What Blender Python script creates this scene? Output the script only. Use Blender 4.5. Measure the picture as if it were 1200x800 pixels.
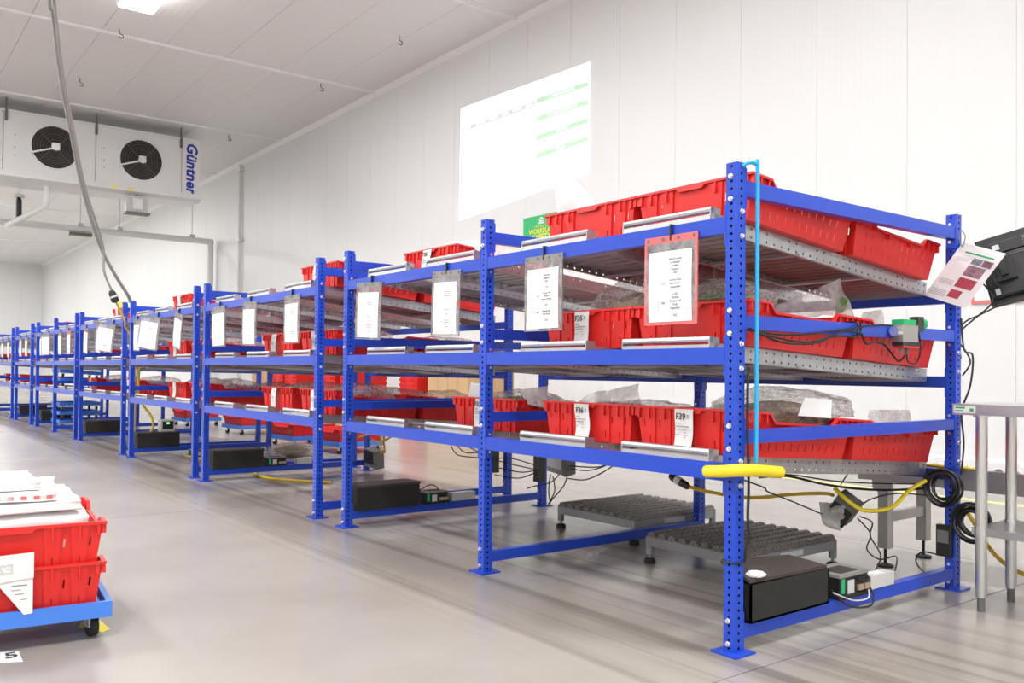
import bpy, bmesh, math, random
from mathutils import Vector, Matrix, Euler, noise
random.seed(7)
for o in list(bpy.data.objects): bpy.data.objects.remove(o)
S = bpy.context.scene
C = S.collection
PI = math.pi
# ------------------------------------------------------------------ camera
CAM = Vector((2.0302, -2.5726, 1.0247)); FPX = 1020.8; YAW = 0.91984; ROLL = 0.00925; PITCH = 0.01156; PPY = 423.22
FW = Vector((-math.sin(YAW)*math.cos(PITCH), math.cos(YAW)*math.cos(PITCH), math.sin(PITCH)))
RT = Vector((math.cos(YAW), math.sin(YAW), 0)); UP = RT.cross(FW)
cd = bpy.data.cameras.new('camera'); cam = bpy.data.objects.new('camera', cd); C.objects.link(cam)
cr, sr = math.cos(ROLL), math.sin(ROLL)
cx, cy = RT*cr + UP*sr, UP*cr - RT*sr
M = Matrix((cx, cy, -FW)).transposed().to_4x4(); M.translation = CAM
cam.matrix_world = M
cd.sensor_width = 36; cd.lens = FPX/1200*36; cd.shift_y = (PPY-400)/1200; cd.clip_start = .05; cd.clip_end = 300
S.camera = cam
# ------------------------------------------------------------------ world, exposure
w = bpy.data.worlds.new('world'); S.world = w; w.use_nodes = True
w.node_tree.nodes['Background'].inputs[0].default_value = (1, 1, 1, 1)
w.node_tree.nodes['Background'].inputs[1].default_value = .3
vs = S.view_settings; vs.view_transform = 'Standard'; vs.look = 'None'; vs.gamma = 1; vs.use_curve_mapping = False
vs.exposure = 0.50
LAMP_W = 190

def at(px, py, **k):
    """world point seen at a photo pixel on a known plane (X=, Y= or Z=)"""
    X, Y = px-600, py-PPY
    X, Y = cr*X + sr*Y, -sr*X + cr*Y
    d = RT*(X/FPX) - UP*(Y/FPX) + FW
    (a, v), = k.items(); i = 'XYZ'.index(a)
    return CAM + d*((v-CAM[i])/d[i])
# ------------------------------------------------------------------ materials
MATS = {}
def mat(name, col, rough=.5, metal=0, **k):
    m = bpy.data.materials.new(name); m.use_nodes = True; MATS[name] = m
    nt = m.node_tree; b = nt.nodes['Principled BSDF']
    b.inputs['Base Color'].default_value = (*col, 1); b.inputs['Roughness'].default_value = rough; b.inputs['Metallic'].default_value = metal
    if 'emit' in k:
        b.inputs['Emission Color'].default_value = (*k.get('ecol', col), 1); b.inputs['Emission Strength'].default_value = k['emit']
    if 'var' in k or 'bump' in k:
        tc = nt.nodes.new('ShaderNodeTexCoord'); nz = nt.nodes.new('ShaderNodeTexNoise')
        nz.inputs['Scale'].default_value = k.get('scale', 8); nz.inputs['Detail'].default_value = 5
        nt.links.new(tc.outputs['Object'], nz.inputs['Vector'])
        if 'var' in k:
            mx = nt.nodes.new('ShaderNodeMix'); mx.data_type = 'RGBA'
            v = k['var']; mx.inputs[6].default_value = (*[c*(1-v) for c in col], 1); mx.inputs[7].default_value = (*[min(1, c*(1+v)) for c in col], 1)
            nt.links.new(nz.outputs['Fac'], mx.inputs[0]); nt.links.new(mx.outputs[2], b.inputs['Base Color'])
        if 'bump' in k:
            bp = nt.nodes.new('ShaderNodeBump'); bp.inputs['Strength'].default_value = k['bump']; bp.inputs['Distance'].default_value = .01
            nt.links.new(nz.outputs['Fac'], bp.inputs['Height']); nt.links.new(bp.outputs[0], b.inputs['Normal'])
    if k.get('alpha', 1) < 1: b.inputs['Alpha'].default_value = k['alpha']
    return m
mat('blue', (.014, .066, .55), .30, var=.06, scale=3)
mat('blue_plastic', (.06, .22, .75), .45)
mat('red', (.74, .022, .018), .42, var=.07, scale=4)
mat('galv', (.50, .51, .52), .36, .75, var=.15, scale=14)
mat('roller', (.40, .37, .355), .42, .45, var=.2, scale=6)
mat('steel', (.66, .66, .65), .28, .9, var=.06, scale=5)
mat('dull_steel', (.42, .40, .38), .45, .6, var=.12, scale=6)
mat('zinc', (.85, .85, .86), .25, .8)
mat('white', (.86, .86, .86), .5)
mat('panel_white', (.80, .80, .80), .35)
mat('paper', (.88, .88, .88), .6, var=.02, scale=20)
mat('label', (.82, .80, .79), .6)
mat('ink', (.05, .05, .06), .6)
mat('grey_ink', (.30, .30, .32), .6)
mat('black', (.012, .012, .013), .45, var=.3, scale=20)
mat('black_box', (.014, .014, .013), .5, var=.3, scale=30, bump=.15)
mat('box_lid', (.055, .045, .04), .65, var=.4, scale=40)
mat('rubber', (.02, .02, .02), .6)
mat('yellow', (.90, .70, .02), .45)
mat('cable_yellow', (.62, .43, .03), .5)
mat('pale_yellow', (.90, .82, .30), .5)
mat('cord_blue', (.02, .42, .80), .4)
mat('cardboard', (.56, .37, .20), .8, var=.1, scale=6)
mat('cardboard_side', (.50, .33, .18), .8, var=.1, scale=6)
mat('grey_plastic', (.62, .62, .61), .5)
mat('dark_grey', (.16, .16, .16), .5, var=.15, scale=10)
mat('mid_grey', (.30, .31, .32), .5, .2, var=.12, scale=12)
mat('green', (.02, .46, .16), .5)
mat('sign_green', (.03, .50, .17), .5)
mat('sign_yellow', (.90, .80, .05), .5)
mat('logo_blue', (.02, .05, .40), .45)
mat('brass', (.55, .42, .30), .4, .5)
mat('pink', (.80, .16, .16), .45)
mat('grey_strip', (.26, .25, .24), .5)
mat('leaf', (.09, .17, .03), .7, var=.5, scale=30)
mat('food', (.36, .25, .15), .7, var=.5, scale=25)
mat('wood', (.45, .33, .20), .8, var=.15, scale=6)
mat('photo_a', (.28, .16, .20), .5, var=.9, scale=60)
mat('photo_b', (.25, .28, .33), .5, var=.9, scale=60)
mat('photo_c', (.45, .06, .10), .5, var=.6, scale=40)
mat('projected_light', (.9, .92, .93), .6, emit=.5, ecol=(.95, 1, 1))  # own glow stands in for projector light falling on the wall
mat('projected_green', (.55, .80, .58), .6, emit=.12, ecol=(.6, .95, .65))
mat('projected_grey', (.66, .72, .78), .6, emit=.12, ecol=(.8, .9, 1))
mat('lamp', (1, 1, 1), .5, emit=14, ecol=(1, .98, .96))
mat('green_led', (.1, .9, .1), .4, emit=1.5, ecol=(.2, 1, .2))
mat('fan_dark', (.030, .022, .019), .6)
mat('joint', (.22, .20, .18), .7)
mat('tape_yellow', (.88, .72, .03), .5)

def film(name, col, fac, rough=.25, bump=.5):
    m = bpy.data.materials.new(name); m.use_nodes = True; MATS[name] = m; nt = m.node_tree
    b = nt.nodes['Principled BSDF']; out = nt.nodes['Material Output']
    b.inputs['Base Color'].default_value = (*col, 1); b.inputs['Roughness'].default_value = rough; b.inputs['Specular IOR Level'].default_value = .8
    tl = nt.nodes.new('ShaderNodeBsdfTranslucent'); tl.inputs[0].default_value = (*col, 1); am = nt.nodes.new('ShaderNodeMixShader'); am.inputs[0].default_value = .45
    tr = nt.nodes.new('ShaderNodeBsdfTransparent'); mx = nt.nodes.new('ShaderNodeMixShader')
    tc = nt.nodes.new('ShaderNodeTexCoord'); nz = nt.nodes.new('ShaderNodeTexNoise'); nz.inputs['Scale'].default_value = 14; nz.inputs['Detail'].default_value = 4
    nt.links.new(tc.outputs['Object'], nz.inputs['Vector'])
    mr = nt.nodes.new('ShaderNodeMapRange'); mr.inputs[1].default_value = .3; mr.inputs[2].default_value = .7; mr.inputs[3].default_value = max(0, fac-.2); mr.inputs[4].default_value = min(1, fac+.2)
    nt.links.new(nz.outputs['Fac'], mr.inputs[0]); nt.links.new(mr.outputs[0], mx.inputs[0])
    bp = nt.nodes.new('ShaderNodeBump'); bp.inputs['Strength'].default_value = bump; bp.inputs['Distance'].default_value = .02
    nt.links.new(nz.outputs['Fac'], bp.inputs['Height']); nt.links.new(bp.outputs[0], b.inputs['Normal'])
    nt.links.new(tr.outputs[0], mx.inputs[1]); nt.links.new(b.outputs[0], am.inputs[1]); nt.links.new(tl.outputs[0], am.inputs[2]); nt.links.new(am.outputs[0], mx.inputs[2]); nt.links.new(mx.outputs[0], out.inputs['Surface'])
film('bag', (.86, .84, .82), .34)
film('bag_dark', (.70, .66, .63), .36)
film('bag_white', (.93, .93, .92), .72, .35)
film('pouch', (.78, .78, .80), .30, .15, .1)

def ribbed(name, col, axis, period, rough):
    m = mat(name, col, rough); nt = m.node_tree; b = nt.nodes['Principled BSDF']
    g = nt.nodes.new('ShaderNodeNewGeometry'); wv = nt.nodes.new('ShaderNodeTexWave'); wv.wave_type = 'BANDS'; wv.bands_direction = axis
    wv.inputs['Scale'].default_value = 2*PI/(20*period); wv.inputs['Distortion'].default_value = 0
    nt.links.new(g.outputs['Position'], wv.inputs['Vector'])
    bp = nt.nodes.new('ShaderNodeBump'); bp.inputs['Strength'].default_value = .35; bp.inputs['Distance'].default_value = .004
    nt.links.new(wv.outputs['Fac'], bp.inputs['Height']); nt.links.new(bp.outputs[0], b.inputs['Normal'])
    return m
ribbed('wall_panel', (.775, .782, .785), 'X', .085, .45)
ribbed('ceiling_panel', (.80, .795, .79), 'Y', .12, .5)

def floor_material():
    m = mat('floor', (.5, .48, .45), .24); nt = m.node_tree; b = nt.nodes['Principled BSDF']; L = nt.links.new
    g = nt.nodes.new('ShaderNodeNewGeometry')
    def nz(scale, detail, vec=None, sx=1, sy=1):
        mp = nt.nodes.new('ShaderNodeMapping'); mp.inputs['Scale'].default_value = (sx, sy, 1); L(g.outputs['Position'], mp.inputs[0])
        n = nt.nodes.new('ShaderNodeTexNoise'); n.inputs['Scale'].default_value = scale; n.inputs['Detail'].default_value = detail; L(mp.outputs[0], n.inputs['Vector']); return n
    def ramp(src, a, c0, bb, c1):
        r = nt.nodes.new('ShaderNodeValToRGB'); r.color_ramp.elements[0].position = a; r.color_ramp.elements[0].color = (*c0, 1)
        r.color_ramp.elements[1].position = bb; r.color_ramp.elements[1].color = (*c1, 1); L(src, r.inputs[0]); return r
    base = ramp(nz(.9, 4).outputs['Fac'], .3, (.315, .285, .250), .72, (.40, .37, .335))
    # tyre marks: long streaks along the rack row, in a band in front of and under the racks
    st = ramp(nz(1.0, 5, None, .10, 7.5).outputs['Fac'], .47, (0, 0, 0), .66, (1, 1, 1))
    sep = nt.nodes.new('ShaderNodeSeparateXYZ'); L(g.outputs['Position'], sep.inputs[0])
    up = nt.nodes.new('ShaderNodeMapRange'); up.interpolation_type = 'SMOOTHSTEP'; up.inputs[1].default_value = -.75; up.inputs[2].default_value = -.25; L(sep.outputs['Y'], up.inputs[0])
    dn = nt.nodes.new('ShaderNodeMapRange'); dn.interpolation_type = 'SMOOTHSTEP'; dn.inputs[1].default_value = .3; dn.inputs[2].default_value = 1.6; dn.inputs[3].default_value = 1; dn.inputs[4].default_value = .15; L(sep.outputs['Y'], dn.inputs[0])
    ml = nt.nodes.new('ShaderNodeMath'); ml.operation = 'MULTIPLY'; L(up.outputs[0], ml.inputs[0]); L(dn.outputs[0], ml.inputs[1])
    m2 = nt.nodes.new('ShaderNodeMath'); m2.operation = 'MULTIPLY'; L(ml.outputs[0], m2.inputs[0]); L(st.outputs[0], m2.inputs[1])
    m3 = nt.nodes.new('ShaderNodeMath'); m3.operation = 'MULTIPLY'; L(m2.outputs[0], m3.inputs[0]); m3.inputs[1].default_value = .62
    mx = nt.nodes.new('ShaderNodeMix'); mx.data_type = 'RGBA'; L(m3.outputs[0], mx.inputs[0]); L(base.outputs[0], mx.inputs[6]); mx.inputs[7].default_value = (.085, .070, .058, 1)
    L(mx.outputs[2], b.inputs['Base Color'])
    rr = nt.nodes.new('ShaderNodeMapRange'); rr.inputs[3].default_value = .20; rr.inputs[4].default_value = .30; L(nz(.8, 2).outputs['Fac'], rr.inputs[0]); L(rr.outputs[0], b.inputs['Roughness'])
floor_material()
def grate_material():
    m = mat('grate', (.2, .19, .18), .55, .35); nt = m.node_tree; b = nt.nodes['Principled BSDF']; L = nt.links.new
    g = nt.nodes.new('ShaderNodeNewGeometry'); v = nt.nodes.new('ShaderNodeTexVoronoi'); v.inputs['Scale'].default_value = 110; L(g.outputs['Position'], v.inputs['Vector'])
    r = nt.nodes.new('ShaderNodeValToRGB'); r.color_ramp.elements[0].position = .25; r.color_ramp.elements[0].color = (.07, .062, .056, 1); r.color_ramp.elements[1].position = .6; r.color_ramp.elements[1].color = (.24, .225, .21, 1)
    L(v.outputs['Distance'], r.inputs[0]); L(r.outputs[0], b.inputs['Base Color'])
grate_material()
# ------------------------------------------------------------------ mesh helpers
class MB:
    def __init__(s): s.v = []; s.f = []; s.m = []
    def add(s, vs, fs, mi=0):
        n = len(s.v); s.v += [tuple(p) for p in vs]; s.f += [tuple(i+n for i in f) for f in fs]; s.m += [mi]*len(fs); return s
    def box(s, a, b, mi=0, T=None):
        x0, y0, z0 = a; x1, y1, z1 = b
        vs = [(x0,y0,z0),(x1,y0,z0),(x1,y1,z0),(x0,y1,z0),(x0,y0,z1),(x1,y0,z1),(x1,y1,z1),(x0,y1,z1)]
        if T: vs = [T @ Vector(p) for p in vs]
        return s.add(vs, [(0,3,2,1),(4,5,6,7),(0,1,5,4),(1,2,6,5),(2,3,7,6),(3,0,4,7)], mi)
    def prism(s, poly, d, mi=0, T=None):
        """poly: list of 3-D points (planar), d: extrusion vector"""
        n = len(poly); d = Vector(d); a = [Vector(p) for p in poly]; vs = a+[p+d for p in a]
        if T: vs = [T @ p for p in vs]
        fs = [tuple(range(n-1,-1,-1)), tuple(range(n, 2*n))]+[(i,(i+1)%n,n+(i+1)%n,n+i) for i in range(n)]
        return s.add(vs, fs, mi)
    def tube(s, pts, r, n=8, mi=0, cap=True):
        pts = [Vector(p) for p in pts]; rs = r if isinstance(r, (list, tuple)) else [r]*len(pts)
        t0 = (pts[1]-pts[0]).normalized(); ref = Vector((0,0,1)) if abs(t0.z) < .9 else Vector((1,0,0))
        nrm = t0.cross(ref).normalized(); vs = []; k = len(pts)
        for i, p in enumerate(pts):
            t = ((pts[min(i+1,k-1)]-pts[max(i-1,0)])).normalized()
            nrm = (nrm - t*nrm.dot(t)).normalized(); bn = t.cross(nrm)
            for j in range(n):
                a = 2*PI*j/n; vs.append(p+(nrm*math.cos(a)+bn*math.sin(a))*rs[i])
        fs = [(i*n+j, i*n+(j+1)%n, (i+1)*n+(j+1)%n, (i+1)*n+j) for i in range(k-1) for j in range(n)]
        if cap: fs += [tuple(range(n-1,-1,-1)), tuple(range((k-1)*n, k*n))]
        return s.add(vs, fs, mi)
    def cyl(s, a, b, r, n=12, mi=0): return s.tube([a, b], r, n, mi)
    def mesh(s, name, mats, smooth=False):
        me = bpy.data.meshes.new(name); me.from_pydata(s.v, [], s.f)
        for q in ([mats] if isinstance(mats, str) else mats): me.materials.append(MATS[q])
        me.polygons.foreach_set('material_index', s.m)
        if smooth:
            me.polygons.foreach_set('use_smooth', [True]*len(s.f)); me.set_sharp_from_angle(angle=.6)
        me.update(); return me
def obj(name, me, parent=None, loc=(0,0,0), rot=(0,0,0), kind=None):
    o = bpy.data.objects.new(name, me); C.objects.link(o); o.location = loc; o.rotation_euler = rot
    if parent: o.parent = parent
    if kind: o['kind'] = kind
    return o
def tag(o, label, cat, group=None):
    o['label'] = label; o['category'] = cat
    if group: o['group'] = group
    return o
def thing(name, label, cat, loc=(0,0,0), rot=(0,0,0), group=None):
    return tag(obj(name, None, None, loc, rot), label, cat, group)
def spline(pts, n=8):
    pts = [Vector(p) for p in pts]; out = []
    for i in range(len(pts)-1):
        p0, p1, p2, p3 = pts[max(i-1,0)], pts[i], pts[i+1], pts[min(i+2,len(pts)-1)]
        for k in range(n):
            t = k/n; out.append(.5*((2*p1)+(p2-p0)*t+(2*p0-5*p1+4*p2-p3)*t*t+(3*p1-p0-3*p2+p3)*t**3))
    return out+[pts[-1]]
def cable(name, pts, r, m, label=None, cat='cable', parent=None, group=None, n=6):
    o = obj(name, MB().tube(spline(pts), r, n).mesh(name, m, True), parent)
    if label: tag(o, label, cat, group)
    return o
TXT = {}
def text_mesh(s, size, m, align='CENTER', bold=0, shear=0, depth=.0006):
    key = (s, round(size, 4), m, align, bold, shear)
    if key not in TXT:
        cu = bpy.data.curves.new('text', 'FONT'); cu.body = s; cu.size = size; cu.align_x = align; cu.offset = bold; cu.shear = shear
        cu.extrude = depth; cu.resolution_u = 2
        o = bpy.data.objects.new('text', cu); C.objects.link(o)
        dg = bpy.context.evaluated_depsgraph_get(); me = bpy.data.meshes.new_from_object(o.evaluated_get(dg))
        me.materials.clear(); me.materials.append(MATS[m]); bpy.data.objects.remove(o); TXT[key] = me
    return TXT[key]
def hole_strip(mb, P, ulen, vlen, nu, holes_v, r, uoff=0):
    """plate P(u,v): nu cells along u, one row of octagonal holes at each v in holes_v"""
    cu = ulen/nu; vb = [0]+[(holes_v[i]+holes_v[i+1])/2 for i in range(len(holes_v)-1)]+[vlen]
    for row, hv in enumerate(holes_v):
        v0, v1 = vb[row], vb[row+1]
        for i in range(nu):
            u0, u1 = i*cu, (i+1)*cu; uc = (u0+u1)/2
            out = [(u0,v0),(uc,v0),(u1,v0),(u1,hv),(u1,v1),(uc,v1),(u0,v1),(u0,hv)]
            inn = [(uc+r*math.cos(a), hv+r*math.sin(a)) for a in [PI*1.25+PI/4*k for k in range(8)]]
            vs = [P(*q) for q in out+inn]
            mb.add(vs, [(k,(k+1)%8,8+(k+1)%8,8+k) for k in range(8)])
# ------------------------------------------------------------------ structure: hall
XW0, XW1, YW0, YW1, ZC = -60.0, 14.0, -14.0, 7.15, 7.5
def struct(name, me, parent=None):
    o = obj(name, me, parent); o['kind'] = 'structure'; return o
floor = struct('floor', MB().box((XW0, YW0, -.3), (XW1, YW1+.4, -.008)).mesh('floor', 'joint'))
xs = sorted([XW0]+[.135-4.5*k for k in range(14)]+[.135+4.5*k for k in (1, 2, 3)]+[XW1]); xs = [x for x in xs if XW0 <= x <= XW1]
ys = [YW0, -8.4, -3.0, 2.42, YW1+.3]
for i in range(len(xs)-1):
    for j in range(len(ys)-1):
        obj('slab', MB().box((xs[i]+.003, ys[j]+.003, -.1), (xs[i+1]-.003, ys[j+1]-.003, 0)).mesh('slab', 'floor'), floor)
wb = struct('wall_back', MB().box((XW0-.3, YW1+.006, 0), (XW1+.3, YW1+.34, ZC+.3)).mesh('wall_back', 'white'))
PW = 1.189; seam0 = -3.215
k0 = math.ceil((XW0-seam0)/PW)-1
x = seam0+k0*PW
pm = MB().box((.0032, YW1, .0), (PW-.0032, YW1+.036, ZC+.05)).mesh('panel', 'wall_panel')
while x < XW1:
    obj('panel', pm, wb, (x, 0, 0)); x += PW
struct('baseboard_back', MB().prism([(XW0, YW1+.01, 0), (XW0, YW1-.06, 0), (XW0, YW1-.06, .09), (XW0, YW1+.01, .15)], (XW1-XW0, 0, 0)).mesh('baseboard', 'panel_white'))
wf = struct('wall_far', MB().box((XW0-.3, YW0, 0), (XW0-.04, YW1+.3, ZC+.3)).mesh('wall_far', 'panel_white'))
y = YW1-PW
fm = MB().box((XW0-.05, .004, 0), (XW0, PW-.004, ZC+.05)).mesh('panel', 'panel_white')
while y > YW0-PW:
    obj('panel', fm, wf, (0, y, 0)); y -= PW
struct('wall_front', MB().box((XW0-.3, YW0-.3, 0), (XW1+.3, YW0, ZC+.3)).mesh('wall_front', 'panel_white'))
struct('wall_near', MB().box((XW1, YW0, 0), (XW1+.3, YW1+.34, ZC+.3)).mesh('wall_near', 'panel_white'))
ce = struct('ceiling', MB().box((XW0-.3, YW0-.3, ZC+.04), (XW1+.3, YW1+.3, ZC+.3)).mesh('ceiling', 'panel_white'))
CP = 5.45; cx0 = -16.05
cxs = [cx0+CP*k for k in range(-9, 7)]
cpm = MB().box((.004, .004, ZC), (CP-.004, PW-.004, ZC+.05)).mesh('panel', 'ceiling_panel')
for cx_ in cxs:
    if cx_ < XW0-CP or cx_ > XW1: continue
    y = YW1-PW
    while y > YW0-PW:
        obj('panel', cpm, ce, (cx_, y, 0)); y -= PW
n = 0
for cx_ in cxs:
    if XW0 < cx_ < XW1:
        n += 1; struct('trim_%d' % n, MB().prism([(cx_-.05, YW0, ZC), (cx_+.05, YW0, ZC), (cx_+.035, YW0, ZC-.035), (cx_-.035, YW0, ZC-.035)], (0, YW1-YW0, 0)).mesh('trim', 'white'))
struct('trim_%d' % (n+1), MB().prism([(XW0, YW1, ZC), (XW0, YW1, ZC-.10), (XW0, YW1-.10, ZC)], (XW1-XW0, 0, 0)).mesh('trim', 'white'))
# painted floor lines
tag(obj('floor_line', MB().box((-30, 4.76, 0), (10, 4.86, .0015)).mesh('floor_line', 'pale_yellow')), 'pale yellow painted line on the floor behind the racks', 'floor line')
# ------------------------------------------------------------------ ceiling lamps
lm_h = MB().box((-.65, -.3, .06), (.65, .3, .14)); lm_h.tube([(-.4, 0, .14), (-.4, 0, .30)], .01, 6); lm_h.tube([(.4, 0, .14), (.4, 0, .30)], .01, 6)
lm_h = lm_h.mesh('housing', 'white'); lm_d = MB().box((-.63, -.28, .03), (.63, .28, .06)).mesh('diffuser', 'lamp')
for ix, X in enumerate((-13.32, -5.64, 2.36, 10.36, -30, -38, -46, -54, -22)):
    for iy, Y in enumerate((1.31, -4.5, -10.3)):
        if X == -22 and Y > 0: continue
        if X == -30 and Y > 0: Xp = -31
        else: Xp = X
        t = thing('ceiling_lamp', 'white rectangular high bay lamp hung close under the ceiling panels', 'lamp', (Xp, Y, ZC-.30), group='high bay lamps')
        obj('housing', lm_h, t); obj('diffuser', lm_d, t)
        ld = bpy.data.lights.new('lamp_light', 'AREA'); ld.shape = 'RECTANGLE'; ld.size = 1.3; ld.size_y = .6; ld.energy = LAMP_W; ld.color = (1, 1, 1)
        lo = bpy.data.objects.new('lamp_light', ld); C.objects.link(lo); lo.parent = t; lo.location = (0, 0, .02)
        lu = bpy.data.lights.new('lamp_uplight', 'AREA'); lu.shape = 'RECTANGLE'; lu.size = 1.2; lu.size_y = .5; lu.energy = LAMP_W*.16
        lo = bpy.data.objects.new('lamp_uplight', lu); C.objects.link(lo); lo.parent = t; lo.location = (0, 0, .16); lo.rotation_euler = (PI, 0, 0)
# ------------------------------------------------------------------ rack parts
H = 1.8
def upright_mesh():
    mb = MB(); wd = .05; n = 65; z0 = .008; L = H-z0
    hole_strip(mb, lambda u, v: (v-wd, 0, z0+u), L, wd, n, [wd/2], .0058)          # front
    hole_strip(mb, lambda u, v: (0, v, z0+u), L, wd, n, [wd/2], .0058)             # end
    mb.add([(-wd,0,z0),(-wd,wd,z0),(-wd,wd,H),(-wd,0,H)], [(0,3,2,1)])
    mb.add([(-wd,wd,z0),(0,wd,z0),(0,wd,H),(-wd,wd,H)], [(0,3,2,1)])
    mb.add([(-wd+.004,.004,z0),(-.004,.004,z0),(-.004,wd-.004,z0),(-wd+.004,wd-.004,z0),(-wd+.004,.004,H),(-.004,.004,H),(-.004,wd-.004,H),(-wd+.004,wd-.004,H)],
           [(2,3,7,6),(3,0,4,7)], 1)
    return mb.mesh('upright', ['blue', 'black'])
UPR = upright_mesh()
FOOT = MB().box((-.083, -.033, 0), (.033, .083, .008)).mesh('foot_plate', 'blue')
def bolt_geo(mb, p, d):
    p = Vector(p); d = Vector(d); mb.tube([p-d*.002, p+d*.004], .0105, 8); mb.tube([p+d*.004, p+d*.011], .0075, 6)
BF = MB(); bolt_geo(BF, (0,0,0), (0,-1,0)); BF = BF.mesh('bolt', 'zinc', True)
BE = MB(); bolt_geo(BE, (0,0,0), (1,0,0)); BE = BE.mesh('bolt', 'zinc', True)
ENDZ = [(.052, .105), (.765, .815), (1.188, 1.240), (1.680, 1.737)]
FRZ = [(.627, .690), (1.058, 1.119), (1.544, 1.604)]
BKZ = [(.520, .568), (.965, 1.018), (1.372, 1.424)]
BEDZ = [(.713, -.0705), (1.141, -.0535), (1.634, -.0980)]
BY = 1.646
bolt_pos_f = [z for a, b in ENDZ for z in ((a+b)/2-.042, (a+b)/2+.042)]
bolt_pos_e = [z for a, b in FRZ for z in ((a+b)/2-.045, (a+b)/2+.045)]
BSET = MB()
for z in bolt_pos_f: bolt_geo(BSET, (-.027, 0, z), (0,-1,0))
for z in bolt_pos_e: bolt_geo(BSET, (0, .025, z), (1,0,0))
BSET = BSET.mesh('bolt_set', 'zinc', True)
BEAMS = {}
def beam_mesh(kind, L, h):
    key = (kind, round(L, 3), round(h, 3))
    if key not in BEAMS:
        mb = MB(); e = .045
        if kind == 'x':      # along -X from 0 to -L, y 0..0.04
            mb.box((-L, .001, 0), (0, .041, h))
            for xx in (-.007, -L-.001): mb.box((xx, -.001, -e), (xx+.008, .043, h+e))
            mb.box((-L, .006, h), (0, .036, h+.002))
        else:                # along +Y from 0 to L, x -0.045..-0.003
            mb.box((-.043, 0, 0), (-.003, L, h))
            for yy in (-.001, L-.007): mb.box((-.046, yy, -e), (-.0005, yy+.008, h+e))
        BEAMS[key] = mb.mesh('beam', 'blue')
    return BEAMS[key]
BEDL = 1.600; BEDW = .47
def bed_mesh():
    mb = MB(); h = .065; n = 32
    for sx in (-1, 1):
        xo = sx*BEDW/2
        hole_strip(mb, (lambda u, v: (xo, u, v-h)) if sx > 0 else (lambda u, v: (xo, BEDL-u, v-h)), BEDL, h, n, [.016, .049], .0052)
        xi = xo-sx*.003
        for z0, z1 in ((-.003, 0), (-h, -h+.003)):
            a, b = sorted((xo, xo-sx*.018)); mb.box((a, 0, z0), (b, BEDL, z1))
    for yy in (.52, 1.08): mb.box((-BEDW/2, yy, -h), (BEDW/2, yy+.03, -h+.012))
    mb.box((-BEDW/2, BEDL-.003, -h), (BEDW/2, BEDL, -.005)); mb.box((-BEDW/2, 0, -h), (BEDW/2, .003, -.03))
    return mb.mesh('roller_bed', 'galv')
BED = bed_mesh()
ROLL_N = 24
RP = [.05+(BEDL-.1)*i/(ROLL_N-1) for i in range(ROLL_N)]
ROLLER = MB().cyl((-BEDW/2+.004, 0, -.020), (BEDW/2-.004, 0, -.020), .0195, 10).mesh('roller', 'roller', True)
RS = MB()
for yy in RP: RS.cyl((-BEDW/2+.004, yy, -.020), (BEDW/2-.004, yy, -.020), .0195, 6)
RSET = RS.mesh('roller_set', 'roller', True)
FS = MB(); FS.tube([(-BEDW/2, -.015, .012), (BEDW/2, -.015, .012)], .0125, 8); FS.box((-BEDW/2, -.024, -.030), (BEDW/2, -.020, -.008))
for sx in (-1, 1):
    a, b = sorted((sx*BEDW/2, sx*(BEDW/2-.004))); FS.box((a, -.026, -.030), (b, .03, .022))
FSTOP = FS.mesh('front_stop', 'galv', True)

ORD = ['', 'second ', 'third ', 'fourth ', 'fifth ', 'sixth ', 'seventh ', 'eighth ']
ORD1 = ['first', 'second', 'third', 'fourth', 'fifth', 'sixth', 'seventh', 'eighth', 'ninth', 'tenth', 'eleventh', 'twelfth']
RACKS = [[0, -1.571, -3.12], [-3.563, -5.958], [-6.252, -8.572], [-8.94, -11.324], [-11.65, -13.25, -14.87], [-15.44, -17.23], [-17.73, -20.1], [-20.45, -22.85]]
RLAB = ['blue boltless rack beside the steel table, two bays long, yellow sleeve on its corner post'] + \
       ['blue boltless flow rack, %s in the row counted from the steel table' % ORD1[i] for i in range(1, 8)]
def lanes(ri):
    fr = RACKS[ri]; out = []
    for i in range(len(fr)-1):
        a, b = fr[i], fr[i+1]
        if a-b < 1.9: out += [a-.375, a-1.07]
        else: out += [a-.40-.765*k for k in range(3)]
    return out
for ri, fr in enumerate(RACKS):
    root = thing('flow_rack', RLAB[ri], 'rack', (fr[0], 0, 0), group='blue flow racks in a row')
    near = ri == 0
    for X in fr:
        x = X-fr[0]
        for yb in (0, BY):
            u = obj('upright', UPR, root, (x, yb, 0)); obj('foot_plate', FOOT, u)
            if near and (yb == 0 or X == 0):
                for z in bolt_pos_f: obj('bolt', BF, u, (-.027, 0, z))
                for z in bolt_pos_e: obj('bolt', BE, u, (0, .025, z))
            else: obj('bolt_set', BSET, u, kind='stuff')
        for a, b in ENDZ: obj('side_beam', beam_mesh('y', BY-.05, b-a), root, (x, .05, a))
    for i in range(len(fr)-1):
        L = fr[i]-fr[i+1]-.05; x = fr[i]-.05-fr[0]
        for a, b in FRZ: obj('front_beam', beam_mesh('x', L, b-a), root, (x, 0, a))
        for a, b in BKZ: obj('back_beam', beam_mesh('x', L, b-a), root, (x, BY+.007, a))
    for xl in lanes(ri):
        for z, sl in BEDZ:
            bd = obj('roller_bed', BED, root, (xl-fr[0], .046, z), (math.atan(sl), 0, 0))
            obj('front_stop', FSTOP, bd)
            if near:
                for yy in RP: obj('roller', ROLLER, bd, (0, yy, 0))
            else: obj('roller_set', RSET, bd, kind='stuff')
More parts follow.
